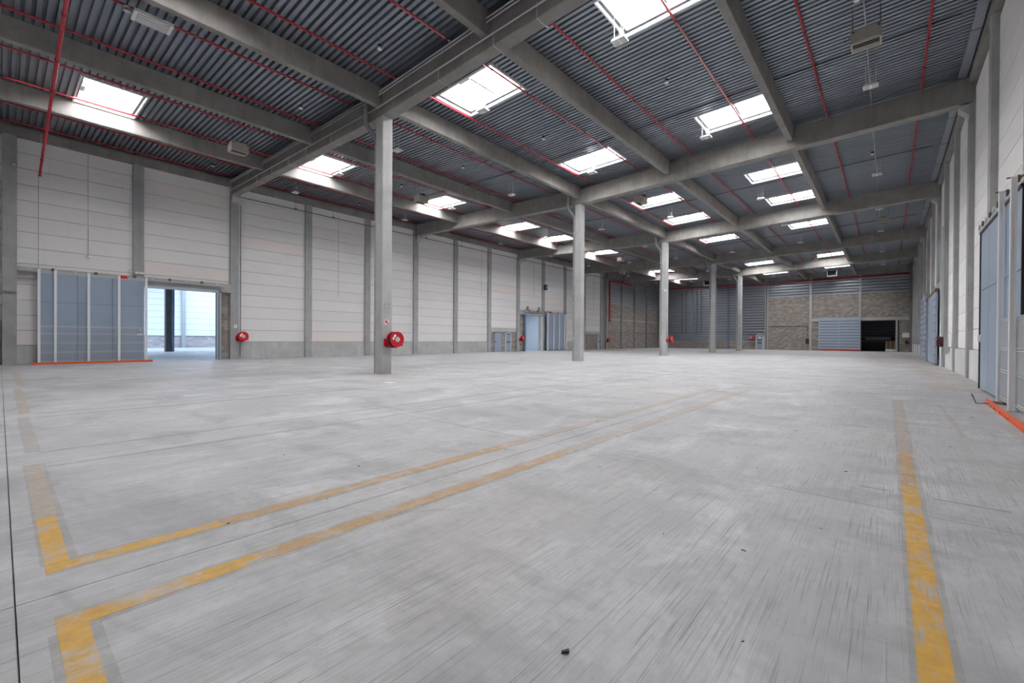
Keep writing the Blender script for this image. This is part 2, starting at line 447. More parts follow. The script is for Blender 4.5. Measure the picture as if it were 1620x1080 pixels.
for bi, (y0, y1) in enumerate(BAYS):
    for li, x in enumerate(PX):
        z0 = zs(x) + .38; z1 = zd(x) - .01
        m = MB().prism([(x - .11, z0), (x + .11, z0), (x + .125, z0 + .03), (x + .15, z1), (x - .15, z1), (x - .125, z0 + .03)], 1, y0 - .02, y1 + .02)
        o = m.build('purlin_beam', 'beam_concrete')
        tag(o, f'concrete purlin in {bayname[bi]} bay, {line_lab[li]}', 'beam', 'concrete purlins', 'structure')
for ci, gy in enumerate(GY[1:]):
    x0, x1, y0, y1, c = -14.925, -14.475, gy, gy + .45, .025
    pts = [(x0 + c, y0), (x1 - c, y0), (x1, y0 + c), (x1, y1 - c), (x1 - c, y1), (x0 + c, y1), (x0, y1 - c), (x0, y0 + c)]
    col = MB().prism(pts, 2, 0, 9.71).build('concrete_column', 'column_concrete')
    tag(col, ['tall grey concrete column with big red hose reel and small sign', 'tall grey concrete column, second in the row, without a reel',
              'tall grey concrete column, third in the row, red reel beside it', 'tall grey concrete column, fourth in the row, bright edge',
              'tall grey concrete column, fifth in the row, nearest the end wall'][ci].replace('nearest', 'next to'), 'column', 'inner columns', 'structure')
    hs = MB()
    for (yy, zz) in ((y0 + .12, 2.63), (y0 + .31, 2.63), (y0 + .12, 2.50), (y0 + .31, 2.50), (y0 + .25, 8.94)):
        hs.cyl((x1 + .001, yy, zz), 0, .018, .004, 8)
    hs.build('bolt_hole', 'conduit_dark', col)
    if ci in (2, 4):
        MB().cyl((x1 - .1, y0 - .02, 5.6), 1, .07, .1, 10).build('cap_bolt', 'white_plastic', col)
    # rainwater pipe on the far side of the column, swan neck into the valley gutter
    dp = empty('downpipe', (-15.03, gy + .12, 0), f'fat grey rainwater pipe down the side of the {ORD[ci]} concrete column', 'pipe', 'downpipes at the columns')
    MB().tube([(0, 0, .0), (0, 0, 8.95), (-.06, -.03, 9.1), (-.26, -.22, 9.45), (-.32, -.30, 9.62), (-.32, -.30, 10.3)], .085, 12).build('pipe_run', 'downpipe_grey', dp)
    for z in (1.4, 3.6, 5.8, 8.0): MB().cyl((0, 0, z), 2, .098, .05, 12).build('pipe_clamp', 'steel_grey', dp)

# ------------------------------------------------------------------ side walls
wall_left = MB(); ZT = 11.9
def wall_with_holes(mb, x0, x1, ya, yb, holes):
    y = ya
    for (h0, h1, hz) in holes:
        mb.box(x0, x1, y, h0, -.03, ZT); mb.box(x0, x1, h0, h1, hz, ZT); y = h1
    mb.box(x0, x1, y, yb, -.03, ZT)
wall_with_holes(wall_left, XLP - .35, XLP - .05, YF, YB, [(5.17, 8.66, 4.08), (38.45, 42.0, 4.1)])
wall_left = wall_left.build('wall_left', 'joint_dark'); tag(wall_left, 'long wall of pale concrete panels with an open doorway', 'wall', kind='structure')
wall_right = MB().box(XRP + .05, XRP + .35, YF, YB, -.03, ZT).build('wall_right', 'joint_dark'); tag(wall_right, 'long wall of warm white panels with close pilasters', 'wall', kind='structure')
PYL = [9.32 + 4.62 * k for k in range(-3, 11)]           # pilasters of the doorway wall
PYR = [23.40 + 4.62 * k for k in range(-6, 12)]
PANH = .745
def panel_rows(wall, side, ya, yb, z_from, mat, t=.1, z_to=10.6):
    z = 1.07 + PANH * math.ceil((z_from - 1.07) / PANH - .02) if z_from > 1.07 else 1.07
    if z - z_from > .05: rows = [(z_from, z)]
    else: rows = []
    while z < z_to - .05:
        rows.append((z, min(z + PANH, z_to + .3))); z += PANH
    for a, b in rows:
        if side < 0: box_piece('wall_panel', mat, wall, XLP - t, XLP, ya + .006, yb - .006, a + .010, b - .010)
        else: box_piece('wall_panel', mat, wall, XRP, XRP + t, ya + .006, yb - .006, a + .010, b - .010)
for i in range(len(PYL) - 1):
    ya, yb = PYL[i] + PILW, PYL[i + 1]
    ya = max(ya, YF)
    if ya > 56: break
    zf = 1.07
    if i == 0: zf = 2.82
    if i in (1, 2): zf = 4.62
    if i == 8: zf = 2.47
    if i in (9, 10): zf = 4.62
    if i == 12: zf = 2.40
    panel_rows(wall_left, -1, ya, yb, zf, 'wall_white')
    if zf == 1.07: box_piece('plinth_panel', 'plinth_concrete', wall_left, XLP - .1, XLP + .03, ya, yb, 0, 1.055)
# wall beside the first pilaster: grey band over brown blockwork
box_piece('plinth_panel', 'plinth_concrete', wall_left, XLP - .1, XLP + .02, YF, .08, 2.05, 2.80)
for i, y in enumerate(PYL):
    if y < YF: continue
    if y > 60: continue
    zb = 4.62 if (4 < y < 5 or 41 < y < 42) else 0
    big = any(abs(y - g) < .35 for g in GY)
    p = MB().box(XLP - .06, XL, y, y + PILW, zb, 10.66)
    if .0 < y < 1: p.box(XL, XL + .12, y, y + PILW, 3.42, 10.66)
    p.build('wall_pilaster', 'pilaster_concrete', wall_left)
for y in PYR:
    if y < YF or y > YB: continue
    zb = 4.62 if 13 < y < 15 else 0
    MB().box(XR, XRP + .06, y, y + PILW, zb, 10.90).build('wall_pilaster', 'pilaster_concrete', wall_right)
for i in range(len(PYR) - 1):
    ya, yb = max(PYR[i] + PILW, YF), min(PYR[i + 1], YB)
    if ya > YB - .5: break
    zf = 4.62 if (13.0 < ya < 15.5) else 1.0
    panel_rows(wall_right, 1, ya, yb, 1.07 if zf < 2 else zf, 'wall_white_warm', z_to=10.8)
    if zf < 2: box_piece('plinth_panel', 'white_plinth', wall_right, XRP - .10, XRP + .05, ya, yb, 0, 1.055)
# eaves beams along both long walls
for i in range(len(PYL) - 1):
    a, b = max(PYL[i], YF), min(PYL[i + 1], 57.2)
    if b > a: box_piece('edge_beam', 'beam_concrete', wall_left, XLP - .04, XL + .02, a + .004, b - .004, 10.66, 11.12)
MB().box(XLP - .04, XL - .02, 57.2, YB, 10.3, 11.2).build('edge_beam', 'dirty_concrete', wall_left)
for i in range(len(PYR) - 1):
    a, b = max(PYR[i], YF), min(PYR[i + 1], YB)
    if b > a: box_piece('edge_beam', 'beam_concrete', wall_right, XR - .02, XRP + .06, a + .004, b - .004, 10.88, 11.30)
# lintels over the sliding gates
MB().box(XLP - .3, XL + .02, .53, 9.32, 4.10, 4.62).build('lintel', 'column_concrete', wall_left)
MB().box(XLP - .3, XL + .02, 37.49, 46.28, 4.10, 4.62).build('lintel', 'column_concrete', wall_left)
MB().box(XR - .02, XRP + .2, 9.99, 18.78, 4.10, 4.62).build('lintel', 'column_concrete', wall_right)
MB().box(XR - .02, XRP + .2, 33.1, 42.0, 4.30, 4.80).build('lintel', 'column_concrete', wall_right)
# short panels beside the gate of the doorway wall (behind the door) and the block reveals
for k in range(5):
    z = .72 * k + (.9 if k else 0)
    box_piece('wall_panel', 'wall_white' if k else 'plinth_concrete', wall_left, XLP - .1, XLP, .53, 5.15, [0, .90, 1.62, 2.34, 3.06][k] + .01, [.90, 1.62, 2.34, 3.06, 3.80][k] - .01)
box_piece('wall_panel', 'wall_white', wall_left, XLP - .1, XLP, .53, 5.15, 3.81, 4.1)
box_piece('wall_panel', 'white_plinth', wall_right, XRP, XRP + .1, 9.99, 18.7, .01, 4.1)

def bricks(parent, axis, plane, sgn, u0, u1, z0, z1, mat, bw=.40, bh=.20, holes=()):
    """blockwork: every block is a box of its own, joined to one mesh"""
    mb = MB(); z = z0; row = 0
    while z < z1 - .02:
        zt = min(z + bh, z1) - .008
        u = u0 - (bw / 2 if row % 2 else 0)
        while u < u1 - .01:
            a, b = max(u, u0), min(u + bw - .008, u1)
            um = (a + b) / 2
            if b - a > .03 and not any(h[0] < um < h[1] and (z + zt) / 2 < h[2] for h in holes):
                d = random.uniform(.010, .020) * sgn
                lo, hi = sorted((plane, plane + d))
                if axis == 0: mb.box(lo, hi, a, b, z, zt)
                else: mb.box(a, b, lo, hi, z, zt)
            u += bw
        z += bh; row += 1
    o = mb.build('block_bricks', mat, parent); o['kind'] = 'stuff'
    return o
bricks(wall_left, 0, XLP - .05, 1, YF, .08, 0, 2.05, 'block_brown')
bricks(wall_left, 0, XLP - .05, 1, 8.84, 9.32, 0, 4.1, 'block_brown')
bricks(wall_left, 0, XLP - .05, 1, 37.49, 38.3, 0, 4.1, 'block_brown')
bricks(wall_left, 0, XLP - .05, 1, 32.87, 37.04, 0, 2.12, 'block_brown', holes=((33.5, 34.62, 2.05), (35.25, 36.15, 2.02)))
bricks(wall_left, 0, XLP - .05, 1, 51.35, 55.5, 0, 2.06, 'block_brown', holes=((55.0, 55.9, 2.0),))
for (a, b) in ((32.87, 37.04), (51.35, 55.5)):
    box_piece('wall_band', 'plinth_concrete', wall_left, XLP - .1, XLP + .01, a, b, 2.11, 2.44)
# blockwork bays with metal cladding above, beyond the pale panels
def cladding(parent, axis, plane, sgn, u0, u1, z0, z1, pitch=.42):
    mb = MB(); n = max(1, round((z1 - z0) / pitch)); p = (z1 - z0) / n
    prof = [(0, 0), (.04, .030), (.26, .030), (.30, .0), (.33, 0), (.345, .012), (.36, 0), (.42, 0)]
    for i in range(n):
        zb = z0 + i * p
        for (a, ha), (b, hb) in zip(prof[:-1], prof[1:]):
            za, zb2 = zb + a / .42 * p, zb + b / .42 * p
            if axis == 0: mb.quad((plane + ha * sgn, u0, za), (plane + ha * sgn, u1, za), (plane + hb * sgn, u1, zb2), (plane + hb * sgn, u0, zb2))
            else: mb.quad((u0, plane + ha * sgn, za), (u1, plane + ha * sgn, za), (u1, plane + hb * sgn, zb2), (u0, plane + hb * sgn, zb2))
    return mb.build('cladding_sheet', 'cladding_metal', parent)
edges = [57.2, 61.9, 66.5, 71.1, YB]
for a, b in zip(edges[:-1], edges[1:]):
    bricks(wall_left, 0, XLP - .05, 1, a + .35, b, 0, 6.62, 'block_brown')
    for z in (2.38, 4.30):
        box_piece('wall_band', 'plinth_concrete' if z > 3 else 'dirty_concrete', wall_left, XLP - .06, XLP - .015, a + .35, b, z, z + (.12 if z > 3 else .05))
    cladding(wall_left, 0, XLP - .06, 1, a + .35, b, 6.62, 10.3)
    MB().box(XLP - .1, XL - .02, a, a + .35, 0, 10.7).build('wall_pilaster', 'column_concrete' if a < 60 else 'dirty_concrete', wall_left)

# ------------------------------------------------------------------ end walls
wall_back = MB()
for (a, b, z0, z1) in ((-31.5, -2.83, -.03, ZT), (-2.83, .68, 4.12, ZT), (.68, 2.7, -.03, ZT)):
    wall_back.box(a, b, YB + .05, YB + .35, z0, z1)
wall_back = wall_back.build('wall_back', 'mortar'); tag(wall_back, 'end wall of brown blockwork and grey metal cladding', 'wall', kind='structure')
MB().box(-31.5, 2.7, YF - .3, YF, -.03, ZT).build('wall_front', 'wall_white')['kind'] = 'structure'
bpy.data.objects['wall_front']['label'] = 'plain pale wall behind the viewpoint'; bpy.data.objects['wall_front']['category'] = 'wall'
P = YB + .05
for a, b in ((-13.92, -8.72), (-8.42, -3.10), (-2.9, 2.2)):
    h = ()
    if a > -9: h = ((-7.6, -2.9, 4.0),)
    if a > -3: h = ((-2.83, .85, 4.14),)
    bricks(wall_back, 1, P, -1, a, b, 0, 7.80, 'block_brown', holes=h)
    cladding(wall_back, 1, P, -1, a, b, 7.80, 10.2, .40)
for a, b in ((-31.0, -25.30), (-25.04, -19.71), (-19.43, -14.35)):
    bricks(wall_back, 1, P, -1, a, b, 0, 1.06, 'block_brown')
    cladding(wall_back, 1, P, -1, a, b, 1.06, 10.3, .42)
for a, b, mm in ((-14.38, -14.22, 'steel_grey'), (-14.08, -13.90, 'column_concrete'), (-8.72, -8.42, 'column_concrete'), (-3.12, -2.88, 'column_concrete'), (2.0, 2.2, 'dirty_concrete')):
    MB().box(a, b, YB - .12, P, 0, 10.3).build('wall_pilaster', mm, wall_back)
for a, b in ((-25.30, -25.04), (-19.71, -19.43)):
    MB().box(a, b, YB - .1, P, 0, 10.2).build('wall_post', 'door_blue_dark', wall_back)
MB().box(-31.0, 2.2, YB - .05, YB + .1, 10.3, 11.2).build('edge_beam', 'dirty_concrete', wall_back)
MB().box(-8.42, 2.2, YB - .10, P, 4.12, 4.56).build('lintel', 'plinth_concrete', wall_back)
for x in range(7):
    MB().box(-2.7 + x * .5, -2.4 + x * .5, YB - .14, YB - .10, 4.42, 4.52).build('lintel_bracket', 'steel_grey', wall_back)

# ------------------------------------------------------------------ rooms beyond the openings
wa = MB().box(-69.0, -68.7, -6, 35, -.03, 10).build('wall_annex', 'joint_dark'); tag(wa, 'bluish lit far wall seen through the open doorway', 'wall', kind='structure')
for k in range(11):
    box_piece('wall_panel', 'annex_white', wa, -68.7, -68.55, -6, 35, 1.50 + k * .76 + .012, 1.50 + (k + 1) * .76 - .012)
bricks(wa, 0, -68.7, 1, -6, 35, 0, 1.48, 'block_annex', .6, .25)
MB().box(-68.7, -68.3, 15.1, 15.5, 0, 9.9).build('wall_pilaster', 'steel_grey', wa)
MB().box(-69, XLP - .36, -6.2, -6, -.03, 10).build('wall_annex_front', 'annex_white'); MB().box(-69, XLP - .36, 35, 35.2, -.03, 10).build('wall_annex_back', 'annex_white')
MB().box(-69, XLP - .36, -6, 35, 9.9, 10.0).build('ceiling_annex', 'annex_white')
for nme, lb in (('wall_annex_front', 'side wall of the bright hall beyond the doorway'), ('wall_annex_back', 'other side wall of the hall beyond the doorway'), ('ceiling_annex', 'pale roof of the hall beyond the doorway')):
    tag(bpy.data.objects[nme], lb, 'wall' if 'wall' in nme else 'ceiling', kind='structure')
o = MB().prism([(-50.52, 9.85), (-50.05, 9.85), (-50.0, 9.9), (-50.0, 10.35), (-50.5, 10.35), (-50.55, 10.3)], 2, 0, 9.9).build('concrete_column', 'annex_column')
tag(o, 'dark grey column standing in the hall beyond the open doorway', 'column', kind='structure')
o = MB().tube([(-49.88, 10.38, 0), (-49.88, 10.38, 9.8)], .10, 12).build('downpipe', 'door_blue_dark'); tag(o, 'dark pipe beside the column in the hall beyond the doorway', 'pipe')
wp = MB().box(-37.2, -37.0, 36, 46, -.03, 5).build('wall_passage', 'mortar'); tag(wp, 'bluish brick wall seen through the narrow gate opening', 'wall', kind='structure')
bricks(wp, 0, -37.0, 1, 36, 46, .35, 5, 'block_annex', .5, .16)
MB().box(-37, -36.96, 36, 46, 0, .34).build('wall_band', 'wrap_white', wp)
for nme, bx, lb in (('wall_passage_front', (-37.2, XLP - .36, 35.8, 36, -.03, 5), 'end wall of the passage, gate frame side'), ('wall_passage_back', (-37.2, XLP - .36, 46, 46.2, -.03, 5), 'end wall of the passage, parked gate side'), ('ceiling_passage', (-37.2, XLP - .36, 36, 46, 4.9, 5), 'roof of the passage beyond the narrow gate')):
    tag(MB().box(*bx).build(nme, 'annex_white'), lb, 'wall' if 'wall' in nme else 'ceiling', kind='structure')
ws = MB().box(-4.5, 2.6, 83.6, 83.9, -.03, 5).build('wall_store', 'dark_store'); tag(ws, 'dark slatted rear wall of the unlit store room', 'wall', kind='structure')
for k in range(7):
    box_piece('wall_slat', 'dark_slat', ws, -4.4, 2.5, 83.45, 83.6, 1.9 + k * .42, 2.2 + k * .42)
for nme, bx, lb in (('wall_store_side', (-4.7, -4.5, 76.35, 83.9, -.03, 5), 'dark side wall of the unlit store room'), ('wall_store_end', (2.6, 2.8, 76.35, 83.9, -.03, 5), 'other dark side wall of the store room'), ('ceiling_store', (-4.5, 2.6, 76.35, 83.9, 4.9, 5), 'dark ceiling of the unlit store room')):
    tag(MB().box(*bx).build(nme, 'dark_store'), lb, 'wall' if 'wall' in nme else 'ceiling', kind='structure')
lg = empty('loading_ledge', (-1, 82.2, 0), 'dark raised ledge with grey beam in the unlit store room', 'ledge')
MB().box(-3.3, 3.4, 0, .9, 0, 1.25).build('ledge_block', 'dark_store', lg); MB().box(-1.6, 1.2, -.08, 0, 1.55, 1.95).build('ledge_beam', 'steel_grey', lg)
MB().box(-3.3, 3.4, -.05, 0, 1.25, 1.5).build('ledge_edge', 'dark_slat', lg)

# ------------------------------------------------------------------ skylights, and light panels added in the side rooms
rown = ['in the row on the doorway side', 'in the row beside the columns', 'in the row by the drum wall']
def make_skylight(w):
    root = bpy.data.objects.new('skylight', None); COL.objects.link(root)
    d = 1.88; h = .42
    f = MB(); f.box(-.05, 0, 0, d, -.06, h); f.box(w, w + .05, 0, d, -.06, h); f.box(-.05, w + .05, -.05, 0, -.06, h); f.box(-.05, w + .05, d, d + .05, -.06, h)
    f.build('skylight_curb', 'post_white', root)
    g = MB(); t = .085
    for (a, b, c, e) in ((0, w, 0, t), (0, w, d - t, d), (0, t, t, d - t), (w - t, w, t, d - t)): g.box(a, b, c, e, .06, .13)
    g.build('skylight_frame', 'frame_dark', root)
    MB().box(w / 2 - .035, w / 2 + .035, t, d - t, .28, .34).build('cross_bar', 'frame_dark', root)
    for q in (.34, .67): MB().box(t, w - t, d * q - .016, d * q + .016, .34, .37).build('cross_bar', 'steel_grey', root)
    for k in range(2):
        a = k * w / 2
        MB().box(a + .01, a + w / 2 - .01, .01, d - .01, h - .03, h).build('skylight_pane', 'dome_sky', root)
    MB().box(w / 2 - .28, w / 2 + .28, .06, .2, .04, .16).build('opener_box', 'conduit_grey', root)
    MB().tube([(w / 2, .2, .1), (w / 2, d * .55, .32)], .012, 6).build('opener_arm', 'steel_grey', root)
    return root
for si, (a, b) in enumerate(SKY_X):
    proto = None
    for k, y in enumerate(SKY_Y):
        w = b - a
        o = make_skylight(w) if proto is None else copy_tree(proto)
        if proto is None: proto = o
        sl = (zd(b) - zd(a)) / w
        o.location = (a, y, zd(a)); o.rotation_euler = (0, -math.atan(sl), 0)
        tag(o, f'bright white roof skylight {rown[si]}, {ORD[7 - k]} from the end wall', 'skylight', 'roof skylights')
for k, (x, y, z, a, b, lb) in enumerate(((-59, 4, 9.84, 7, 4.5, 'wide added glowing ceiling panel lighting the hall beyond the doorway, before its column'), (-59, 20, 9.84, 7, 4.5, 'wide added glowing ceiling panel lighting the hall beyond the doorway, past its column'),
                                         (-34.4, 41, 4.84, 1.5, 2, 'small added glowing ceiling panel lighting the passage behind the narrow gate'))):
    o = empty('skylight', (x, y, z), lb, 'skylight')  # added glowing panel, out of view, placed to light the room beyond
    MB().box(-a, a, -b, b, 0, .04).build('skylight_pane', 'annex_fill_glow', o)
    f = MB(); f.box(-a - .1, -a, -b, b, -.03, .06); f.box(a, a + .1, -b, b, -.03, .06); f.box(-a - .1, a + .1, -b - .1, -b, -.03, .06); f.box(-a - .1, a + .1, b, b + .1, -.03, .06)
    f.build('skylight_frame', 'post_white', o)

# ------------------------------------------------------------------ sprinkler pipes
PIPES = [-30.45, -28.0, -25.05, -22.2, -19.36, -16.47, -13.55, -10.64, -7.78, -4.96, -2.10, .88]
coup_me = MB().cyl((0, 0, 0), 1, .042, .09, 10).mesh('coupling', 'pipe_fitting')
head = MB().cyl((0, 0, -.05), 2, .012, .07, 6); head.cyl((0, 0, -.09), 2, .022, .012, 8)
head_me = head.mesh('sprinkler_head', 'pipe_fitting')
for i, x in enumerate(PIPES):
    z = zs(x) + .965
    o = MB().tube([(0, YF, 0), (0, YB - .45, 0)], .036, 8).build('sprinkler_pipe', 'pipe_red', None, (x, 0, z))
    tag(o, f'thin red sprinkler pipe under the roof deck, {ORD[i]} from the open doorway wall', 'pipe', 'red sprinkler pipes')
    y = -2.0 + (i % 2) * .9
    k = 0
    while y < YB - 1:
        put('coupling' if k % 2 else 'sprinkler_head', coup_me if k % 2 else head_me, o, (0, y, 0))
        y += 2.05; k += 1
mp = empty('sprinkler_main', (0, 0, 0), 'thick red sprinkler main crossing under the beams toward the open doorway wall', 'pipe')
MB().tube([(-30.85, 1.26, 9.15), (-14.9, 1.02, 9.15), (2.0, .78, 9.15)], .045, 14).build('pipe_run', 'pipe_red', mp)
for x in (-28.6, -24.2, -20.3, -17.9, -15.2): MB().tube([(x - .05, 1.02 - (x + 14.9) * .015, 9.15), (x + .05, 1.02 - (x + 14.9) * .015, 9.15)], .060, 14).build('coupling', 'pipe_fitting', mp)
MB().tube([(-30.85, 1.26, 9.15), (-30.95, 1.26, 9.12), (-30.98, 1.26, 9.0)], .05, 10).build('pipe_elbow', 'pipe_red', mp)
for x in (-29.4, -21.6, -16.0):
    MB().box(x - .02, x + .02, 1.02 - (x + 14.9) * .015 - .01, 1.02 - (x + 14.9) * .015 + .01, 9.2, zs(x) + .42).build('hanger_rod', 'galvanised', mp)
bm = empty('sprinkler_main', (0, 0, 0), 'long red pipe along the top of the end wall cladding', 'pipe')
MB().tube([(-30.8, YB - .3, 10.20), (-14.7, YB - .3, 9.86), (2.0, YB - .3, 10.04)], .085, 10).build('pipe_run', 'pipe_red', bm)
for k in range(6): MB().box(-28 + k * 5.6, -27.94 + k * 5.6, YB - .32, YB - .1, 9.90, 9.94).build('pipe_bracket', 'steel_grey', bm)
lr = empty('sprinkler_riser', (0, 0, 0), 'red riser pipe on the blockwork bay, turning along under the eaves', 'pipe')
MB().tube([(-30.8, 57.65, 4.0), (-30.8, 57.65, 9.75), (-30.8, 57.72, 9.85), (-30.8, 57.9, 9.88), (-30.8, 65.0, 9.92)], .13, 10).build('pipe_run', 'pipe_red', lr)
MB().cyl((-30.8, 57.65, 4.0), 2, .17, .08, 10).build('pipe_flange', 'pipe_fitting', lr)

# ------------------------------------------------------------------ conduits and cable runs
for k, (z, r) in enumerate(((10.55, .028), (10.44, .024), (9.99, .024))):
    m = MB()
    for xa, xb in ((XL + .1, XC), (XC, XR - .1)): m.tube([(xa, 9.24, z + (zs(xa) - 9.7) * .8), (xb, 9.24, z + (zs(xb) - 9.7) * .8)], r, 8)
    o = m.build('cable_conduit', 'galvanised')
    tag(o, f'long grey cable conduit on the front face of the first girder, {["uppermost", "middle", "lowest"][k]}', 'conduit', 'conduits on the first girder')
for k, x in enumerate((-26.9, -24.75, -22.7, -20.75, -18.4, -11.25, -8.8, -7.2)):
    z = zs(x)
    m = MB(); m.box(-.02, .02, 9.33, 9.35, z - .01, z + .4); m.box(-.02, .02, 9.33, 9.82, z - .014, z - .002); m.box(-.02, .02, 9.79, 9.81, z - .01, z + .1)
    o = m.build('cable_strap', 'conduit_grey', None, (x, 0, 0)); tag(o, f'thin strap round the underside of the first girder, {ORD[k]} from the doorway wall', 'strap', 'straps round the first girder')
def rod(pts, r, mat, label, name='cable_conduit', cat='conduit', group=None):
    o = MB().tube(pts, r, 6).build(name, mat); tag(o, label, cat, group); return o
LY = [2.8, 12.1, 20.3, 31.3, 39.6, 47.6, 58.6, 68.5]
for k, y in enumerate((10.6, 18.9, 30.7, 38.4, 46.5)):
    for s, (a, b) in enumerate(((XC + .5, 1.6), (-29.5, XC - .5))):
        rod([(a, y, zd(a) - .03), (b, y, zd(b) - .03)], .022, 'conduit_dark',
            f'dark cable conduit under the deck ribs, {ORD[k]} lamp row, {["hose drum wall half", "doorway wall half"][s]}', group='dark conduits under the deck')
for k, (y0, y1) in enumerate(BAYS[1:5]):
    rod([(-.62, y0 + .1, zd(-.6) - .20), (-.62, y1 - .1, zd(-.6) - .20)], .018, 'conduit_grey', f'pale conduit over the lamps beside the hose drum wall, {ORD[k]} bay', group='pale conduits over the lamps')
cable_run = rod([(-30.93, 9.9, 10.12), (-30.93, 56.8, 10.14)], .028, 'conduit_dark', 'long thin dark cable run along the top of the panel wall', 'cable_run', 'cable')
for k, (y, z0, z1) in enumerate(((1.22, 4.6, 9.1), (2.95, 5.5, 10.6), (16.42, 4.4, 10.4), (31.55, 5.6, 10.4), (40.1, 6.0, 10.4), (53.6, 5.5, 10.4))):
    rod([(XLP + .03, y, z0), (XLP + .03, y, z1)], .011, 'conduit_grey', f'thin vertical conduit down the pale panels, {ORD[k]} along the doorway wall', group='vertical conduits on the panel wall')
rod([(-30.96, 9.86, .05), (-30.96, 9.86, 9.6)], .035, 'downpipe_grey', 'slim dark pipe beside the pilaster with the hose reel')
for k, x in enumerate((-26.9, -26.2, -24.4, -23.7)):
    rod([(x, YB - .06, 2.4), (x, YB - .06, 9.8)], .045, 'conduit_dark', f'dark vertical cable ladder rail on the end wall cladding, {ORD[k]} from the corner', group='cable rails on the end wall')
rod([(-13.87, YB, 3.47), (-9.0, YB, 3.47), (-8.95, YB, 3.42), (-8.95, YB, 1.66)], .045, 'conduit_dark', 'dark conduit bent over the blockwork beside the slatted gate')
o = MB().box(-9.15, -8.75, YB - .12, YB + .03, .95, 1.65).build('fuse_box', 'black_rubber'); tag(o, 'black box at the foot of the bent conduit on blockwork', 'box')
rod([(-30.97, 57.9, 2.45), (-30.97, 75.8, 2.45)], .03, 'conduit_dark', 'dark cable along the blockwork bays at head height')
rod([(-30.5, YB - .15, 2.62), (-14.5, YB - .15, 2.62)], .03, 'conduit_dark', 'dark cable along the end wall cladding at head height')
for k, y in enumerate((13.2, 15.9, 24.4, 28.6, 38.2, 43.5)):
    m = MB().box(-.05, .05, -.08, .08, 0, .05); m.tube([(0, -.05, 0), (0, -.05, .5)], .006, 5); m.tube([(0, .05, 0), (0, .05, .5)], .006, 5)
    m.build('cable_bracket', 'conduit_dark', cable_run, (-30.9, y, 10.14))

# ------------------------------------------------------------------ lamps
LX = [-28.35, -22.95, -17.5, -11.93, -6.2, -.57]
striplab = ['beside the panel wall', 'one strip in from the panel wall', 'on the doorway side of the columns', 'on the drum side of the columns', 'one strip in from the drum wall', 'beside the drum wall']
def make_lamp():
    root = bpy.data.objects.new('ceiling_lamp', None); COL.objects.link(root)
    b = MB(); b.prism([(-.30, .0), (.30, .0), (.30, .05), (.22, .10), (-.22, .10), (-.30, .05)], 1, -.22, .22)
    b.build('lamp_housing', 'white_plastic', root)
    for s in (-.15, .15):
        MB().box(s - .10, s + .10, -.17, .17, -.012, 0).build('lamp_lens', 'lens_glass', root)
        bar = MB()
        for q in (-.08, 0, .08): bar.box(s - .095, s + .095, q - .006, q + .006, -.02, -.012)
        bar.build('lamp_grille', 'white_plastic', root)
    MB().cyl((-.22, .17, .20), 0, .055, .14, 10).build('sensor_can', 'white_plastic', root)
    w = MB()
    for a, c in ((-.2, -.1), (.2, -.1), (0, .12)): w.tube([(a, c, .1), (a, c, 1.04)], .008, 5)
    w.build('hanger_wire', 'white_plastic', root)
    lp = [(.02 + .09 * math.cos(t), .12, .45 + .14 * math.sin(t)) for t in [k * math.pi / 6 for k in range(13)]]
    MB().tube(lp, .011, 5).build('cable_loop', 'white_plastic', root)
    return root
lamp = None
for xi, x in enumerate(LX):
    for k, y in enumerate(LY):
        if k == 0: continue
        o = make_lamp() if lamp is None else copy_tree(lamp)
        if lamp is None: lamp = o
        o.location = (x, y, zd(x) - .76); o.scale = (.72, .72, .72)
        tag(o, f'white square lamp under the roof {striplab[xi]}, {ORD[k - 1]} crosswise row', 'lamp', 'hanging lamps')
bt = empty('batten_lamp', (-16.05, 2.85, zd(-16) - .52), 'long white fluorescent batten hanging by the roof beam', 'lamp')
MB().box(-.27, .27, -.44, .44, 0, .09).build('lamp_housing', 'white_plastic', bt)
for s in (-.19, -.065, .065, .19): MB().tube([(s, -.36, -.015), (s, .36, -.015)], .022, 8).build('lamp_tube', 'lens_glass', bt)
MB().cyl((-.02, -.55, .10), 2, .09, .12, 12).build('sensor_can', 'galvanised', bt)
for s in (-.35, .35): MB().tube([(0, s, .09), (0, s, .5)], .006, 5).build('hanger_wire', 'conduit_grey', bt)

# ------------------------------------------------------------------ heaters
def make_heater():
    root = bpy.data.objects.new('unit_heater', None); COL.objects.link(root)
    MB().prism([(-.42, .05), (.42, .05), (.42, .60), (.30, .68), (-.42, .68)], 0, -.55, .55).build('heater_body', 'heater_beige', root)
    MB().box(-.52, .52, -.46, -.36, .10, .20).build('lower_lip', 'heater_beige', root)
    MB().box(-.48, .48, -.33, .0, .035, .05).build('air_outlet', 'heater_dark', root)
    for k in range(4): MB().box(-.48, .48, .08 + k * .07, .11 + k * .07, .03, .05).build('louvre_slat', 'heater_beige', root)
    for s in (-.45, .45): MB().cyl((s, -.424, .58), 1, .04, .02, 10).build('round_knob', 'black_rubber', root)
    MB().cyl((0, .1, .74), 2, .33, .12, 18).build('fan_guard', 'heater_dark', root)
    for a in (-.5, .5):
        for c in (-.35, .35): MB().tube([(a, c, .6), (a, c, 1.82)], .012, 5).build('hanger_rod', 'conduit_dark', root)
    lp = [(-.72 + .10 * math.cos(t), -.1, .55 + .10 * math.sin(t)) for t in [k * math.pi / 6 for k in range(13)]]
    MB().tube(lp, .012, 5).build('cable_loop', 'conduit_dark', root)
    return root
heat = None
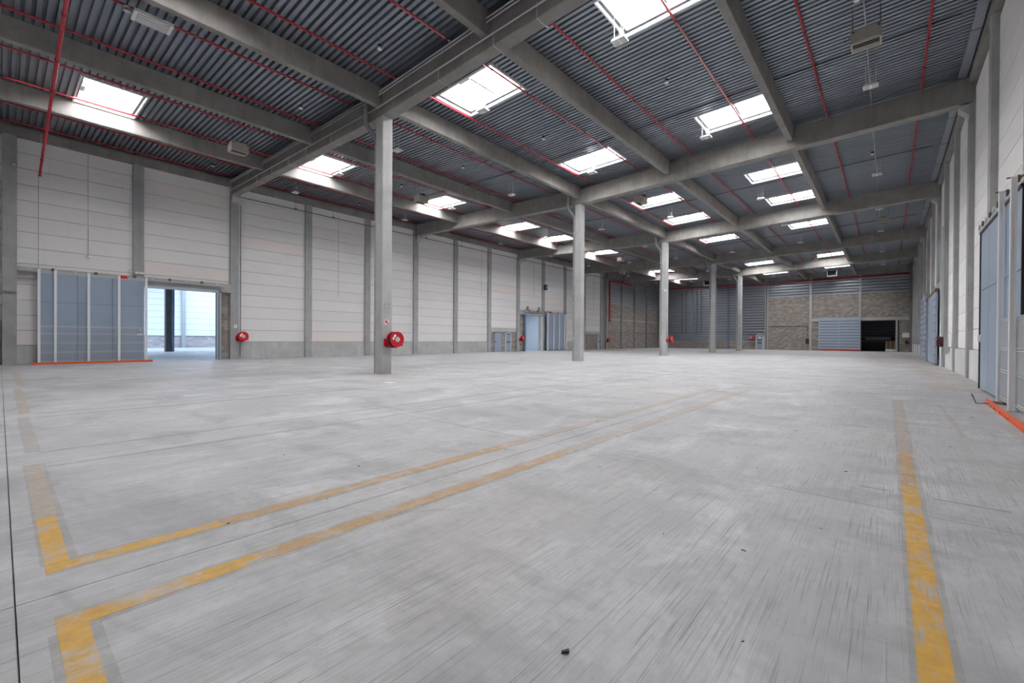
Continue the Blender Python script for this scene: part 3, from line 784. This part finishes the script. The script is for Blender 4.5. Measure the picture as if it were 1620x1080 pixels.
for (x, y, rz, lab) in ((-.58, 16.6, 0, 'beige unit heater under the roof near the drum wall, biggest in view'),
                        (-.42, 42.6, 0, 'beige unit heater near the drum wall, smaller and deeper in the hall'),
                        (-22.95, 7.2, math.pi / 2, 'beige unit heater with slotted outlet in the bay before the first girder'),
                        (-22.3, 17.2, -math.pi / 2, 'beige unit heater hanging in front of a skylight beside the panel wall'),
                        (-11.65, 25.7, -math.pi / 2, 'beige unit heater just behind the girder, before the middle skylights'),
                        (-22.2, 44.0, -math.pi / 2, 'pale unit heater deep in the hall toward the panel wall'),
                        (-26.8, 53.6, -math.pi / 2, 'dull beige unit heater close to the blockwork corner'),
                        (-6.0, 55.3, -math.pi / 2, 'beige unit heater before a far skylight toward the slatted gate')):
    o = make_heater() if heat is None else copy_tree(heat)
    if heat is None: heat = o
    o.location = (x, y, zd(x) - 1.18); o.rotation_euler = (0, 0, rz); o.scale = (.64, .64, .64)
    tag(o, lab, 'heater', 'unit heaters')
for x, y, lab in ((-5.9, 73.2, 'grey fan box under the roof above the slatted gate'), (-21.9, 73.2, 'grey fan box under the roof before the end wall cladding')):
    v = empty('fan_box', (x, y, zd(x) - .95), lab, 'fan')
    f = MB(); f.box(-.55, .55, -.3, .3, .0, .06); f.box(-.55, .55, -.3, .3, .74, .80); f.box(-.55, -.47, -.3, .3, .06, .74); f.box(.47, .55, -.3, .3, .06, .74)
    f.build('fan_frame', 'steel_grey', v); MB().box(-.47, .47, .0, .2, .06, .74).build('fan_grille', 'heater_dark', v)
    MB().tube([(-.5, 0, .8), (-.5, 0, 1.0)], .01, 5).build('hanger_rod', 'conduit_dark', v)

# ------------------------------------------------------------------ smoke detectors on cables
def make_det():
    root = bpy.data.objects.new('smoke_detector', None); COL.objects.link(root)
    MB().cyl((0, 0, .05), 2, .075, .06, 12, .06).build('detector_head', 'white_plastic', root)
    MB().cyl((0, 0, .12), 2, .06, .08, 12).build('detector_socket', 'black_rubber', root)
    MB().tube([(0, 0, .16), (0, 0, .55)], .008, 5).build('hanger_wire', 'conduit_grey', root)
    return root
det = None
for k, (x, y, lab) in enumerate(((-.75, 15.3, 'above the big heater by the drum wall'), (-.70, 28.4, 'behind the second girder by the drum wall'), (-6.1, 15.5, 'between two skylights in the strip toward the drum wall'),
                  (-11.85, 15.9, 'in the strip next to the columns, behind the first girder'), (-12.1, 7.7, 'before the first girder, next to the column line'), (-17.6, 7.7, 'before the first girder, on the doorway side'),
                  (-17.1, 15.9, 'behind the first column, on the doorway side'), (-22.4, 15.8, 'beside the first column, one strip nearer the panel wall'), (-28.1, 7.6, 'in the strip along the panel wall before the first girder'),
                  (-28.2, 16.4, 'in the strip along the panel wall behind the first girder'), (-11.9, 26.9, 'in the strip next to the columns, behind the second girder'), (-17.5, 28.5, 'behind the second column, on the doorway side'))):
    o = make_det() if det is None else copy_tree(det)
    if det is None: det = o
    o.location = (x, y, zd(x) - .55)
    tag(o, f'small white smoke detector {lab}', 'detector', 'hanging smoke detectors')
for y, z, lab in ((.43, 9.3, 'small white ball hanging high on the first wall pilaster'), (2.95, 5.42, 'white round detector hanging over the blue sliding door')):
    b = empty('alarm_sounder', (-30.92 if y < 1 else -31.05, y, z), lab, 'detector')
    MB().cyl((0, 0, 0), 2, .10, .10, 12, .07).build('sounder_dome', 'white_plastic', b)
    MB().tube([(0, 0, .05), (0, 0, 1.35)], .012, 5).build('hanger_wire', 'conduit_grey', b)

# ------------------------------------------------------------------ flashing and rain pipes by the drum wall
for k, (a, b) in enumerate(zip(GY, GY[1:] + [YB])):
    root = empty('eaves_gutter', (2.02, 0, zd(2.0)), f'grey metal eaves flashing along the drum wall, {ORD[5 - k]} bay from the end wall', 'gutter', 'eaves gutters')
    n = 4; L = (b - a - .5) / n
    for q in range(n):
        MB().box(-.13, .10, a + .45 + q * L + .01, a + .45 + (q + 1) * L - .01, -.14, -.02).build('gutter_length', 'flashing', root)
        MB().box(-.14, .11, a + .45 + q * L - .02, a + .45 + q * L + .01, -.15, -.02).build('gutter_clip', 'conduit_dark', root)
for gy, gd in zip(GY[1:], GIRDERS):
    MB().prism([(XL + .001, 9.72), (XL + .28, 10.02), (XL + .28, 10.17), (XL + .001, 10.17)], 1, gy, gy + .45).build('girder_corbel', 'column_concrete', gd)
    MB().prism([(XR - .001, 9.72), (XR - .001, 10.17), (XR - .28, 10.17), (XR - .28, 10.02)], 1, gy, gy + .45).build('girder_corbel', 'column_concrete', gd)
o = MB().tube([(2.1, 32.35, 0), (2.1, 32.35, 7.4)], .07, 10).build('drain_pipe', 'steel_grey'); tag(o, 'dark grey pipe standing against the pilaster behind the hose drum', 'pipe')

# ------------------------------------------------------------------ sliding gates
def leafs(root, x0, x1, ya, yb, z0, z1, n, mat='door_blue', seam=.008):
    w = (yb - ya) / n
    for k in range(n):
        MB().box(x0, x1, ya + k * w + seam, ya + (k + 1) * w - seam, z0, z1).build('door_leaf', mat, root)
def track(root, x, ya, yb, z, n, s=1):
    MB().box(x - .05, x + .05, ya, yb, z, z + .09).build('door_track', 'steel_grey', root)
    for k in range(n):
        y = ya + (k + .5) * (yb - ya) / n
        r = MB(); r.cyl((x + s * .06, y, z + .14), 0, .075, .04, 12); r.box(x - .02, x + .03, y - .05, y + .05, z + .02, z + .2)
        r.build('track_roller', 'rust_steel' if k % 2 else 'galvanised', root)
door1 = empty('door_1', (0, 0, 0), 'blue grey sliding door parked beside the open doorway', 'door', kind='structure')
leafs(door1, -30.88, -30.78, 1.24, 5.14, .10, 4.36, 3); MB().box(-30.89, -30.77, 1.22, 5.16, 4.36, 4.42).build('door_rail', 'steel_grey', door1)
MB().box(-30.78, -30.765, 1.24, 5.14, 2.98, 3.0).build('door_seam', 'door_blue_dark', door1)
track(door1, -30.83, .55, 8.9, 4.42, 11)
MB().box(-30.77, -30.72, 4.82, 5.05, 1.42, 1.52).build('door_handle', 'white_plastic', door1)
MB().box(-30.77, -30.74, 4.93, 5.0, 1.66, 1.72).build('lock_plate', 'white_plastic', door1)
fr = MB(); fr.box(-31.2, -30.93, 8.64, 8.80, 0, 4.2); fr.box(-31.2, -30.93, 5.15, 8.80, 4.06, 4.2)
fr.build('door_frame', 'steel_grey', door1); MB().box(-30.93, -30.88, 8.66, 8.72, 0, 4.1).build('frame_seal', 'door_blue_dark', door1)
def post(x, y, h, label, side, group, tie=.42):
    """channel-shaped guide post with a foot plate and a tie bar back to the lintel"""
    root = empty('guide_post', (x, y, 0), label, 'post', group)
    s = side
    MB().prism([(-.045, -.048), (.045, -.048), (.045, -.036), (.012, -.036), (.012, .036), (.045, .036), (.045, .048), (-.045, .048)] if s > 0 else
               [(-.045, -.045), (-.02, -.045), (-.02, -.03), (.045, -.03), (.045, .03), (-.02, .03), (-.02, .045), (-.045, .045)], 2, .02, h).build('post_shaft', 'post_white', root)
    MB().box(-.09, .09, -.09, .09, 0, .02).build('foot_plate', 'steel_grey', root)
    MB().box(min(-.1, -s * tie), max(.1, -s * tie), -.012, .012, h - .02, h + .005).build('tie_bar', 'rust_steel', root)
    return root
def guard(x, ya, yb, h, label, hs=()):
    root = empty('mesh_guard', (x, ya, 0), label, 'guard')
    v = MB(); n = int((yb - ya) / .06)
    for k in range(n + 1): v.box(-.004, .004, k * .06 - .0035, k * .06 + .0035, .06, h)
    v.build('wire_mesh', 'wire_grey', root)
    for z in hs:
        hh = MB().box(-.012, .004, 0, yb - ya, z - .006, z + .006); hh.box(-.012, .004, 0, yb - ya, z + .044, z + .056); hh.build('mesh_wire', 'wire_grey', root)
    return root
def rail(x0, x1, y0, y1, label):
    """orange angle iron on the floor, knocked about"""
    root = empty('floor_rail', (0, 0, 0), label, 'rail')
    d = Vector((x1 - x0, y1 - y0, 0)); L = d.length; d.normalize(); nrm = Vector((-d.y, d.x, 0))
    def Q(m, a, b, w0, w1, z0, z1):
        c = []
        for z in (z0, z1):
            for t, w in ((a, w0), (b, w0), (b, w1), (a, w1)):
                c.append(tuple(Vector((x0, y0, z)) + d * t + nrm * w))
        i = len(m.v); m.v += c
        for q in ((3, 2, 1, 0), (4, 5, 6, 7), (0, 1, 5, 4), (1, 2, 6, 5), (2, 3, 7, 6), (3, 0, 4, 7)): m.f.append(tuple(i + k for k in q)); m.sm.append(False)
    m = MB(); Q(m, 0, L, -.05, .05, 0, .012); Q(m, 0, L, -.012, .0, .012, .10); Q(m, 0, L, .03, .05, .012, .05)
    m.build('rail_angle', 'rail_orange', root)
    g = MB()
    for k in range(int(L / .8) + 1): Q(g, min(k * .8, L - .06), min(k * .8 + .05, L), .0, .03, .012, .06)
    g.build('rail_gusset', 'rail_orange', root)
    c = MB()
    for k, t in enumerate((1.15, 1.55, 1.72, 2.3, 3.2)):
        if t < L: Q(c, t, t + .05, -.055, -.05, .02, .045 + .01 * (k % 2))
    if 'chipped' in label: c.build('bolt_hole', 'rust_steel', root)
    return root
for k, (y, lab) in enumerate(((1.22, 'white guide post at the outer end of the orange rail by the blue door'), (1.76, 'white guide post before the blue door, second along the orange rail'),
                (2.92, 'white guide post before the blue door, middle of the orange rail'), (4.07, 'white guide post before the blue door, beside its red light'), (5.17, 'white guide post between the blue door and the open doorway'))):
    post(-30.55, y, 4.56, lab, 1, 'white guide posts by the open doorway')
guard(-30.62, 1.26, 5.12, 1.86, 'grey wire mesh guard before the blue door, low between posts', (.1, .55, 1.0, 1.45, 1.8))
rail(-30.40, -30.40, .98, 5.42, 'orange steel rail on the floor along the white posts of the blue door')
e = empty('warning_light', (-30.9, 4.28, 4.42), 'red box light on the lintel above the parked blue door', 'light')
MB().box(0, .14, -.15, .15, 0, .14).build('light_box', 'sign_red', e); MB().box(-.02, 0, -.17, .17, -.01, .15).build('light_plate', 'rust_steel', e)
e = empty('emergency_lamp', (-30.98, 4.95, 4.74), 'white oval lamp with curled cable over the blue door track', 'lamp')
MB().prism([(-.16, 0), (.16, 0), (.19, .05), (.16, .12), (-.16, .12), (-.19, .05)], 0, 0, .09).build('lamp_housing', 'white_plastic', e)
MB().prism([(-.1, .03), (.1, .03), (.1, .09), (-.1, .09)], 0, .09, .1).build('lamp_lens', 'lens_glass', e)
MB().tube([(.02, -.33 + .12 * math.cos(t), .08 + .12 * math.sin(t)) for t in [k * math.pi / 8 for k in range(17)]], .012, 5).build('cable_loop', 'conduit_grey', e)

door2 = empty('door_2', (0, 0, 0), 'blue grey sliding door with black edge, close by on the drum wall', 'door', kind='structure')
leafs(door2, 1.94, 2.01, 12.90, 17.84, .06, 4.36, 4); MB().box(1.915, 2.025, 17.84, 17.92, .05, 4.40).build('door_edge', 'black_rubber', door2)
MB().box(1.935, 2.015, 12.85, 12.90, .05, 4.40).build('door_edge', 'black_rubber', door2)
MB().box(1.91, 2.03, 12.85, 17.92, 4.36, 4.42).build('door_rail', 'black_rubber', door2)
MB().box(1.925, 1.94, 12.90, 17.84, 2.76, 2.775).build('door_seam', 'door_blue_dark', door2)
MB().box(1.86, 1.915, 17.55, 17.62, 1.35, 1.55).build('door_handle', 'white_plastic', door2)
track(door2, 1.97, 10.0, 18.2, 4.42, 15, -1)
for y, lab in ((14.44, 'white guide post at the chipped end of the orange rail, drum wall'), (12.75, 'tall white guide post at the very edge of view, drum wall'), (11.1, 'white guide post just beyond the edge of view, drum wall')):
    post(1.87 if y > 14 else 1.81, y, 4.68 if y > 14 else 4.54, lab, -1, 'white guide posts by the drum wall', .34)
guard(1.88, 9.9, 14.40, 1.86, 'grey wire mesh guard before the wall behind the chipped rail', (.1, .70, 1.18, 1.80))
rail(1.68, 1.57, 14.44, 9.4, 'chipped orange steel rail on the floor along the drum wall')
e = empty('warning_light', (2.02, 12.3, 4.55), 'red box light over the door track by the drum wall posts', 'light')
MB().box(-.14, 0, -.16, .16, 0, .16).build('light_box', 'sign_red', e); MB().box(0, .02, -.17, .17, -.01, .17).build('light_plate', 'rust_steel', e)
ai = empty('scrap_angle', (1.46, 13.95, 0), 'rusty bent steel scrap lying at the end of the orange rail', 'scrap')
MB().prism([(0, 0), (.30, .02), (.30, .035), (.012, .012)], 1, -.025, .025).build('scrap_leg', 'rust_steel', ai)
MB().prism([(0, 0), (.012, .0), (-.055, .21), (-.075, .205)], 1, -.04, .04).build('scrap_arm', 'rust_steel', ai)
o = MB().box(-.16, .16, -.03, .03, 0, .05).build('scrap_bar', 'rust_steel', None, (1.80, 14.15, 0)); o.rotation_euler = (0, 0, -.9); tag(o, 'short rusty bar on the floor behind the orange rail end', 'scrap')
o = MB().prism([(0, 0), (.034, .004), (.034, .018), (0, .007)], 1, -.006, .006).build('plastic_shard', 'black_rubber', None, (-1.06, 1.575, 0)); o.rotation_euler = (0, 0, .6); tag(o, 'tiny black plastic shard lying on the bare floor', 'litter')

# gate in the middle of the doorway wall
door3 = empty('door_3', (0, 0, 0), 'small distant blue sliding door parked beside a narrow opening', 'door', kind='structure')
leafs(door3, -30.88, -30.80, 42.25, 46.2, .08, 4.4, 3); track(door3, -30.84, 37.9, 46.3, 4.42, 12)
MB().box(-31.15, -30.93, 38.28, 38.46, 0, 4.25).build('door_frame', 'door_blue_dark', door3)
MB().box(XLP - .1, XLP + .01, 41.2, 42.3, 0, 4.1).build('gate_reveal', 'plinth_concrete', door3)
for k, (y, lab) in enumerate(((41.0, 'white guide post standing in the narrow opening of the distant gate'), (42.2, 'white guide post at the opening edge of the distant blue door'), (43.4, 'white guide post before the distant blue door, third of its row'),
                    (44.55, 'white guide post before the distant blue door, fourth of its row'), (45.75, 'white guide post before the distant blue door, fifth of its row'), (46.2, 'white guide post at the outer end of the distant blue door'))):
    post(-30.6, y, 4.5 if k else 4.0, lab, 1, 'white guide posts by the distant gate', .36)
e = empty('warning_light', (-30.9, 42.8, 4.5), 'red box light above the distant blue sliding door', 'light'); MB().box(0, .16, -.35, .35, 0, .16).build('light_box', 'sign_red', e); MB().box(-.02, 0, -.37, .37, -.01, .17).build('light_plate', 'rust_steel', e)
for y, lab in ((38.8, 'grey gate motor box on the lintel, toward the open doorway'), (40.9, 'grey gate motor box on the lintel, beside the distant door')):
    e = empty('gate_motor', (-30.95, y, 4.62), lab, 'motor'); MB().box(-.1, .12, -.16, .16, 0, .30).build('motor_box', 'conduit_grey', e); MB().cyl((0, 0, .36), 2, .09, .16, 10).build('motor_cap', 'conduit_dark', e)
e = empty('wall_speaker', (-30.95, 41.95, 7.15), 'dark blue loudspeaker horn high on the panel wall', 'speaker')
MB().prism([(-.18, 0), (.18, 0), (.24, .35), (.16, .62), (-.16, .62), (-.24, .35)], 0, .02, .30).build('speaker_box', 'speaker_blue', e); MB().cyl((.31, 0, .3), 0, .14, .04, 12).build('speaker_cone', 'conduit_grey', e)

# gates deep along the drum wall
door4 = empty('door_4', (0, 0, 0), 'blue sliding door deep along the drum wall, behind the hose drum', 'door', kind='structure')
leafs(door4, 1.96, 2.06, 34.1, 40.0, .1, 4.15, 3)
for k in range(8): MB().box(1.95, 1.965, 34.1, 35.4, .55 + k * .45, .63 + k * .45).build('door_rib', 'door_blue_dark', door4)
MB().box(1.94, 2.1, 33.9, 42.4, 4.15, 4.32).build('door_track', 'rust_steel', door4)
door5 = empty('door_5', (0, 0, 0), 'slatted blue sliding door deep along the drum wall', 'door', kind='structure')
MB().box(2.06, 2.1, 44.2, 49.2, .2, 4.9).build('door_back', 'door_blue_dark', door5)
for k in range(11): MB().box(1.98, 2.06, 44.2, 49.2, .25 + k * .42, .53 + k * .42).build('door_slat', 'slat_blue', door5)
for y in (44.2, 46.6, 49.1): MB().box(1.94, 1.98, y, y + .1, .2, 4.9).build('door_stile', 'slat_blue', door5)
MB().box(1.98, 2.14, 41.2, 41.8, 0, 4.3).build('door_jamb', 'door_blue_dark', door4)

# gate of the end wall
door6 = empty('door_6', (0, 0, 0), 'pale blue slatted sliding gate on the end wall', 'door', kind='structure')
MB().box(-7.6, -2.96, YB - .26, YB - .22, .10, 4.5).build('door_back', 'door_blue_dark', door6)
for k in range(11):
    z = .16 + k * .395
    for a, b in ((-7.55, -5.32), (-5.24, -3.0)): MB().box(a, b, YB - .31, YB - .26, z + .06, z + .33).build('door_slat', 'slat_blue', door6)
for x in (-7.6, -5.32, -3.04): MB().box(x, x + .08, YB - .33, YB - .26, .1, 4.5).build('door_stile', 'slat_blue', door6)
MB().box(-7.6, -2.96, YB - .33, YB - .26, 4.40, 4.62).build('door_rail', 'slat_blue', door6)
fr = MB(); fr.box(.66, .86, YB - .08, YB + .1, 0, 4.3); fr.box(-2.9, .86, YB - .08, YB + .1, 4.12, 4.3); fr.build('door_frame', 'steel_grey', door6)
MB().box(.86, .98, YB - .04, YB + .06, 0, 4.2).build('frame_seal', 'black_rubber', door6)
rr = empty('floor_rail', (0, 0, 0), 'red painted kerb rail under the slatted end gate', 'rail')
MB().box(-7.2, -5.4, YB - .50, YB - .38, 0, .12).build('rail_length', 'rail_orange', rr); MB().box(-5.4, -2.96, YB - .50, YB - .38, 0, .12).build('rail_length', 'sign_red', rr)

# person doors
def person_door(name, y0, y1, h, lab, bar):
    d = empty(name, (0, 0, 0), lab, 'door', kind='structure')
    MB().box(XLP - .06, XLP + .02, y0, y1, 0, h).build('door_leaf', 'door_blue', d)
    f = MB(); f.box(XLP - .06, XLP + .05, y0 - .07, y0, 0, h + .07); f.box(XLP - .06, XLP + .05, y1, y1 + .07, 0, h + .07); f.box(XLP - .06, XLP + .05, y0 - .07, y1 + .07, h, h + .07)
    f.build('door_frame', 'post_white' if bar else 'door_blue', d)
    if bar:
        MB().box(XLP + .02, XLP + .08, y0 + .05, y1 - .05, .98, 1.06).build('push_bar', 'black_rubber', d); MB().box(XLP + .02, XLP + .05, y0 + .05, y1 - .05, h - .12, h - .04).build('door_closer', 'black_rubber', d)
    else: MB().box(XLP + .02, XLP + .08, y0 + .05, y0 + .12, .98, 1.10).build('door_handle', 'black_rubber', d)
person_door('door_7', 33.57, 34.56, 2.0, 'blue person door with plain leaf in brown blockwork', False)
person_door('door_8', 35.32, 36.09, 1.96, 'blue person door with black push bar and white frame', True)
person_door('door_9', 55.05, 55.85, 1.97, 'narrow blue person door at the far end of the pale panels', True)
for y, lab in ((35.75, 'small white emergency light over the door with push bar'), (55.45, 'small white emergency light over the narrow distant door')):
    e = empty('emergency_lamp', (XLP + .01, y, 2.20), lab, 'lamp'); MB().box(0, .07, -.14, .14, 0, .14).build('lamp_housing', 'white_plastic', e); MB().box(.07, .08, -.11, .11, .02, .12).build('lamp_lens', 'lens_glass', e)
d10 = empty('door_10', (0, 0, 0), 'small blue grey door with white round window in the end wall', 'door', kind='structure')
MB().box(-15.45, -14.65, YB - .1, YB - .02, 0, 2.15).build('door_leaf', 'door_blue', d10)
f = MB(); f.box(-15.62, -15.45, YB - .12, YB, 0, 2.3); f.box(-14.65, -14.42, YB - .12, YB, 0, 2.3); f.box(-15.62, -14.42, YB - .12, YB, 2.15, 2.3); f.build('door_frame', 'post_grey', d10)
MB().cyl((-15.05, YB - .11, 1.80), 1, .17, .02, 16).build('door_window', 'white_plastic', d10)
for z, w in ((1.45, .28), (1.0, .28)): MB().box(-15.05 - w, -15.05 + w, YB - .16, YB - .1, z - .07, z + .06).build('push_bar', 'black_rubber', d10)
e = empty('emergency_lamp', (-15.05, YB - .12, 2.32), 'small white emergency light over the end wall door', 'lamp'); MB().box(-.14, .14, -.06, 0, 0, .12).build('lamp_housing', 'white_plastic', e); MB().box(-.1, .1, -.07, -.06, .02, .1).build('lamp_lens', 'lens_glass', e)

# ------------------------------------------------------------------ hose reels
def make_reel(full=False):
    """faces +x in its own frame, origin on the wall behind the hub"""
    root = bpy.data.objects.new('hose_reel', None); COL.objects.link(root)
    fl = MB().ring((.40, 0, 0), 0, .10, .285, .012, 28); fl.ring((.40, 0, 0), 0, .265, .292, .045, 28)
    front = fl.build('reel_flange', 'pipe_fitting' if full else 'reel_red', root)
    bk = MB().ring((.16, 0, 0), 0, .06, .285, .012, 28); bk.ring((.16, 0, 0), 0, .265, .292, .04, 28); bk.build('reel_flange', 'pipe_fitting' if full else 'reel_red', root)
    h = MB()
    for k in range(5): h.ring((.19 + k * .045, 0, 0), 0, .12, .291 if full else .245, .043, 24)
    h.build('hose_coil', 'black_rubber', root)
    MB().cyl((.41, 0, 0), 0, .10, .05, 20).build('reel_hub', 'chrome', root)
    for k, t in enumerate((2.2, 2.9)):
        q = MB(); c, s = math.cos(t), math.sin(t); c2, s2 = -s, c
        pts = [(.165 * c + .05 * (a * c2) + .04 * b * c, .165 * s + .05 * a * s2 + .04 * b * s) for a, b in ((-1, -1), (1, -1), (1, 1), (-1, 1))]
        q.prism([(-p[0], p[1]) if False else p for p in pts], 0, .406, .412); q.build('flange_label', 'white_plastic', root)
    MB().tube([(.0, -.22, -.10), (.12, -.20, -.10), (.14, -.02, -.02), (.16, 0, 0)], .03, 8).build('swing_arm', 'reel_red', root)
    MB().box(0, .05, -.32, -.12, -.26, .02).build('wall_bracket', 'reel_red', root)
    MB().tube([(.05, -.25, -.2), (.1, -.25, -.28), (.25, -.05, -.30), (.34, .05, -.29)], .022, 8).build('hose_feed', 'black_rubber', root)
    MB().tube([(.30, .24, -.14), (.30, .29, -.22), (.30, .30, -.26)], .02, 8).build('hose_nozzle', 'black_rubber', root)
    MB().cyl((.10, -.24, -.05), 0, .05, .08, 10).build('shut_valve', 'pipe_fitting', root)
    return root
reel = None
for (x, y, z, rz, lab) in ((-14.475, 9.76, 1.31, 0, 'big red hose reel on the first concrete column'), (XL, 9.92, 1.41, 0, 'red hose reel on the pilaster beside the open doorway'),
                  (XL, 37.66, 1.42, 0, 'red hose reel by the narrow gate opening on the panel wall'), (XL, 57.3, 1.28, 0, 'dark red hose reel at the corner of panels and blockwork'),
                  (-14.475, 37.45, 1.42, 0, 'red hose reel on the third concrete column'), (-16.05, YB - .02, 1.75, -math.pi / 2, 'red hose reel on the end wall beside the small door'),
                  (2.17, 30.6, 1.36, math.pi, 'black hose drum with red rim on the close pilaster wall'), (1.95, 75.8, 1.30, math.pi, 'dark hose reel in the corner by the store room opening')):
    if lab.startswith(('black', 'dark hose')): o = make_reel(True); o.scale = (.85, .85, .85)
    else:
        o = make_reel() if reel is None else copy_tree(reel)
        if reel is None: reel = o
    o.location = (x, y, z); o.rotation_euler = (0, 0, rz); tag(o, lab, 'hose reel', 'hose reels')
MB().box(2.06, 2.2, 30.35, 30.8, .75, 1.6).build('wall_stud', 'column_concrete', wall_right)
MB().box(XL - .1, XL, 37.49, 37.9, .9, 1.7).build('wall_stud', 'column_concrete', wall_left)
sg = empty('reel_sign', (-14.472, 9.56, 1.96), 'small white and red fire sign on the first column above the reel', 'sign')
MB().box(0, .008, -.085, .085, -.10, .09).build('sign_plate', 'white_plastic', sg); MB().box(.008, .011, -.06, .02, -.03, .075).build('sign_symbol', 'sign_red', sg); MB().box(.008, .011, .03, .07, -.08, .0).build('sign_symbol', 'sign_red', sg)
sg = empty('reel_sign', (XL + .002, 9.60, 2.05), 'faded white reel sign on the pilaster beside the doorway', 'sign')
MB().box(0, .006, -.09, .09, -.12, .10).build('sign_plate', 'white_plastic', sg); MB().box(.006, .009, -.03, .03, .02, .07).build('sign_symbol', 'conduit_dark', sg)
sg = empty('notice_board', (1.72, YB - .02, 1.85), 'pale grey notice plate on the end wall above the dark reel', 'sign')
MB().box(-.42, .42, -.03, .0, 0, .62).build('sign_plate', 'steel_grey', sg); MB().box(-.40, .40, -.035, -.03, .02, .60).build('sign_face', 'post_white', sg)

# ------------------------------------------------------------------ pallets in the dark store
def make_pallet(i):
    root = bpy.data.objects.new('wooden_pallet', None); COL.objects.link(root)
    for k in range(5): MB().box(-.5 , .5, -.4 + k * .17, -.4 + k * .17 + .12, .115, .14).build('pallet_board', 'wood_pallet', root)
    for k in (-.43, 0, .36): MB().box(k, k + .08, -.4, .4, .02, .115).build('pallet_bearer', 'wood_pallet', root)
    return root
pal = None
for k in range(7):
    o = make_pallet(k) if pal is None else copy_tree(pal)
    if pal is None: pal = o
    o.location = (.16 + random.uniform(-.03, .03), 77.1 + random.uniform(-.02, .02), .34 + k * .142)
    tag(o, f'wooden pallet in the store room stack, {ORD[k]} up from the white bale', 'pallet', 'pallets in the store room')
o = empty('wrapped_bale', (.16, 77.1, 0), 'white wrapped bale under the pallets in the store room', 'bale')
MB().prism([(-.50, .03), (-.44, 0), (.44, 0), (.50, .03), (.52, .18), (.50, .31), (.44, .33), (-.44, .33), (-.5, .31), (-.52, .18)], 1, -.4, .4).build('bale_body', 'wrap_white', o)
MB().box(-.525, .525, -.02, .02, .0, .335).build('bale_strap', 'black_rubber', o)
